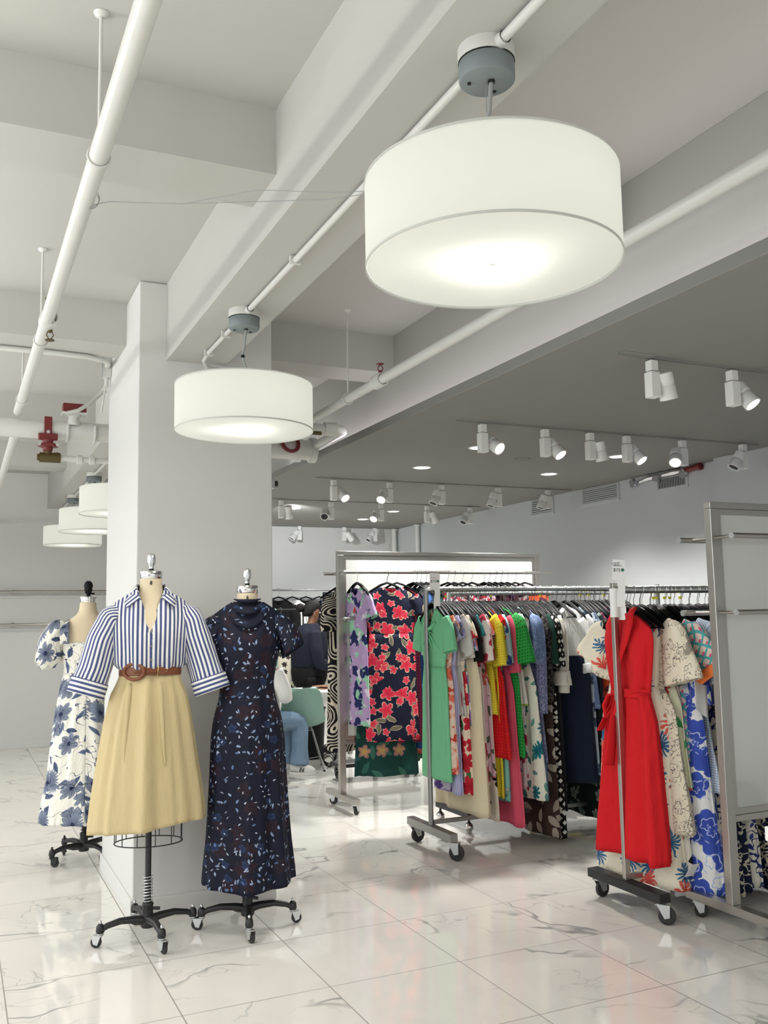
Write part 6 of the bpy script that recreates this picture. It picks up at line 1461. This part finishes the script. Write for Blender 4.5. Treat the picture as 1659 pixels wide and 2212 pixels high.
for cx, cy, dx, dy in ((0.20, -0.03, 0.75, -0.66), (0.15, 0.18, 0.93, -0.35)):
    d = Vector((dx, dy, 0)).normalized(); sd_ = d.cross(Vector((0, 0, 1))); c = Vector((cx, cy, 0))-d*0.05
    sh = MB().tube([c+Vector((0, 0, 0.07))-d*0.03, c+d*0.03+Vector((0, 0, 0.068)), c+d*0.10+Vector((0, 0, 0.056)), c+d*0.17+Vector((0, 0, 0.044)), c+d*0.215+Vector((0, 0, 0.036))], [0.036, 0.044, 0.043, 0.042, 0.022], 16).build('trainer', SHOEW, t)
    so = MB(); out = []
    for i in range(24):
        a = 2*PI*i/24; out.append((c+d*(0.09+0.14*math.cos(a))+sd_*(0.042+0.006*math.cos(a))*math.sin(a)))
    so.prism(out, lambda p, z: Vector((p.x, p.y, z)), 0.001, 0.026); so.build('sole', SHOEW, sh)
    for s in (-1, 1):
        b = c+d*0.10+sd_*s*0.0455; v = Vector((0, 0, 1))
        nn = MB().tube([b+v*0.036-d*0.022, b+v*0.072-d*0.014, b+v*0.036+d*0.012, b+v*0.072+d*0.020], 0.006, 6); nn.build('side_letter', INK, sh)
    lc = MB()
    for i in range(4): lc.tube([c+d*(0.06+i*0.022)+sd_*0.022+Vector((0, 0, 0.104-i*0.006)), c+d*(0.065+i*0.022)+Vector((0, 0, 0.111-i*0.006)), c+d*(0.06+i*0.022)-sd_*0.022+Vector((0, 0, 0.104-i*0.006))], 0.003, 6)
    lc.build('laces', FB['white'], sh)

# things on and around the work table
t = thing('monitor', 'black flat monitor standing upright at the back of the work table, seen from behind', 'monitor', (3.93, 9.98, 0.0), 0.0)
MB().bx(-0.10, 0.16, -0.02, 0.02, 1.13, 1.79).build('screen_case', BLACKP, t, bevel=0.006)
f = MB(); f.bx(-0.10, 0.16, -0.028, -0.021, 1.755, 1.79); f.bx(-0.10, 0.16, -0.028, -0.021, 1.13, 1.25); f.bx(-0.10, -0.07, -0.028, -0.021, 1.25, 1.755); f.bx(0.13, 0.16, -0.028, -0.021, 1.25, 1.755); f.build('bezel', BLACKM, t)
MB().bx(0.0, 0.06, -0.02, 0.02, 0.02, 1.13).build('stand_post', BLACKM, t); MB().bx(-0.12, 0.18, -0.16, 0.16, 0.0, 0.02).build('stand_base', BLACKM, t)
tag(MB().box((3.42, 9.35, 0.757), (0.10, 0.16, 0.022)).build('phone_case', BLACKP, bevel=0.006), 'dark flat case lying on the white work table', 'case')
t = thing('fabric_swatches', 'loose stack of brown and blush cloth samples on the work table', 'fabric', (3.66, 9.38, 0.746))
for i, (c, dx) in enumerate(((G(150, 112, 84), 0.0), (G(206, 170, 146), 0.06), (G(120, 86, 66), -0.05))):
    MB().box((dx, 0.01*i, 0.006+0.010*i), (0.24-0.04*i, 0.22, 0.009), Matrix.Rotation(0.2*i-0.1, 3, 'Z')).build('swatch', fabric('swatch_%s' % 'abc'[i], c), t, bevel=0.003)
t = thing('scarf', 'brown patterned cloth hanging down in front of the black monitor base', 'cloth', (3.95, 9.80, 0.85))
cloth('cloth', fabric('brown_snake_print', G(150, 118, 92), [dict(k='blotch', s=20, t=0.5, c=G(78, 58, 44)), dict(k='blotch', s=30, t=0.6, c=G(200, 176, 150))]), t, [(0.28, 0.06, 0.02, 0.3), (0.1, 0.07, 0.03, 1), (-0.10, 0.075, 0.03, 1)], amp=0.008)
tb = MB()
for a, b, c, d in (((3.62, 9.1, 0.70), (3.70, 9.0, 0.40), (3.60, 8.96, 0.12), (3.45, 8.85, 0.01)), ((3.75, 9.2, 0.70), (3.80, 9.1, 0.3), (3.62, 8.92, 0.10), (3.40, 8.80, 0.012))):
    pts = []
    A, B_, C_, D_ = map(Vector, (a, b, c, d))
    for i in range(20):
        q = i/19; pts.append(A*(1-q)**3+B_*3*q*(1-q)**2+C_*3*q*q*(1-q)+D_*q**3)
    tb.tube(pts, 0.004, 6)
for i in range(5):
    tb.tube([Vector((3.46, 8.90, 0.06+0.02*i))+Vector(((0.05+0.008*i)*math.cos(a), 0.03*math.sin(a), (0.05+0.01*i)*math.sin(a))) for a in [2*PI*j/20 for j in range(21)]], 0.004, 6)
tag(tb.build('power_cables', BLACKP), 'tangle of black power cables hanging under the white work table', 'cable')
t = thing('black_bin', 'large black open-topped bin under the work table', 'bin', (3.52, 9.62, 0))
b = MB(); b.lathe([(0.0, 0.004), (0.15, 0.004), (0.17, 0.52), (0.18, 0.52), (0.18, 0.535), (0.165, 0.535), (0.146, 0.02), (0, 0.02)], n=28); b.build('body', BLACKP, t)
MB().tube([(-0.172, 0.0, 0.40), (-0.20, 0, 0.38), (-0.172, 0, 0.36)], 0.008, 8).build('handle', BLACKP, t)
t = thing('flat_trolley', 'low black wheeled trolley on the floor behind the panel unit', 'trolley', (3.66, 8.2, 0))
MB().bx(-0.42, 0.42, -0.13, 0.13, 0.12, 0.16).build('deck', BLACKM, t, bevel=0.02)
for sx in (-1, 1):
    for sy in (-1, 1): caster(t, sx*0.36, sy*0.10, 0.035, 0.118, fork_m=BLACKM, yaw=sx+sy, thick=0.026)

# clothes rail on the bright far wall
t = thing('wall_rail', 'thin dark clothes rail on the bright far wall beyond the person', 'rail', (4.0, 11.08, 1.85))
MB().cyl((-0.75, 0, 0), (0.95, 0, 0), 0.011, n=12).build('bar', STEELD, t)
for x in (-0.6, 0.8): MB().cyl((x, 0, 0), (x, 0.268, 0), 0.008, n=8).build('bracket', STEELD, t)
MB().bx(-0.75, 0.95, 0.245, 0.268, -0.11, -0.085).build('backing_strip', COOLP, t)
for i, (x, nm, f, hem, o, lb) in enumerate(((3.66, 'jacket', 'black', 1.0, dict(sl='long', sl_len=0.5), 'black jacket at the left end of the far rail, half hidden by the pillar'),
        (3.84, 'shirt', 'white', 0.85, dict(sl='long', sl_len=0.55, hw=0.20), 'white collared shirt hanging on the far rail'),
        (4.02, 'jacket', 'black', 0.80, dict(sl='long', sl_len=0.5, hw=0.20), 'black jacket behind the person on the far rail'),
        (4.20, 'shirt', 'nightvine', 0.75, dict(sl='short', sl_len=0.3, hw=0.20), 'navy top with cream sprigs on the far rail above the person'),
        (4.36, 'jacket', 'navy', 0.80, dict(sl='long', sl_len=0.5, hw=0.20), 'navy jacket right of the person on the far rail'))):
    rz = -0.35; garment(nm, lb, nm, x, 11.08, 1.849, FB[f], hem-1.85, rz, seed=400+i, b=0.035, wz=-2, **o)
    hang(x, 11.08, 1.85, rz, 'black hanger with wire hook on the far wall rail', 'hangers on the far rail')
garment('dress', 'ivory dress with black flower sprigs left of the standing person', 'dress', 3.44, 10.35, 1.60, fabric('ivory_sprig', G(214, 208, 190), [dict(k='flower', s=11, n=6, size=0.36, c=G(40, 38, 40), c2=G(60, 56, 54), dens=0.5)]), 0.55-1.6, -0.4, seed=450, flare=0.2, b=0.05)
t = thing('clothes_rack', 'slim black clothes stand left of the standing person, carrying the sprigged ivory dress', 'clothes rack', (3.30, 10.35, 0))
for x in (0.0, 0.42): MB().cyl((x, 0, 0.03), (x, 0, 1.62), 0.010, n=10).build('post', BLACKM, t)
for x in (0.0, 0.42): MB().bx(x-0.015, x+0.015, -0.2, 0.2, 0, 0.03).build('foot', BLACKM, t)
MB().cyl((0, 0, 1.60), (0.42, 0, 1.60), 0.010, n=10).build('hang_rail', BLACKM, t)
hang(3.44, 10.35, 1.60, -0.4, 'black hanger holding the sprigged ivory dress', None)
t = thing('scarf', 'mint green scarf hanging on the slim black stand above the seated person', 'scarf', (3.335, 10.30, 0.95))
cloth('cloth', fabric('mint_scarf', G(150, 186, 172)), t, [(0.66, 0.035, 0.02, 0.2), (0.2, 0.045, 0.025, 1), (-0.25, 0.05, 0.025, 1)], amp=0.006)
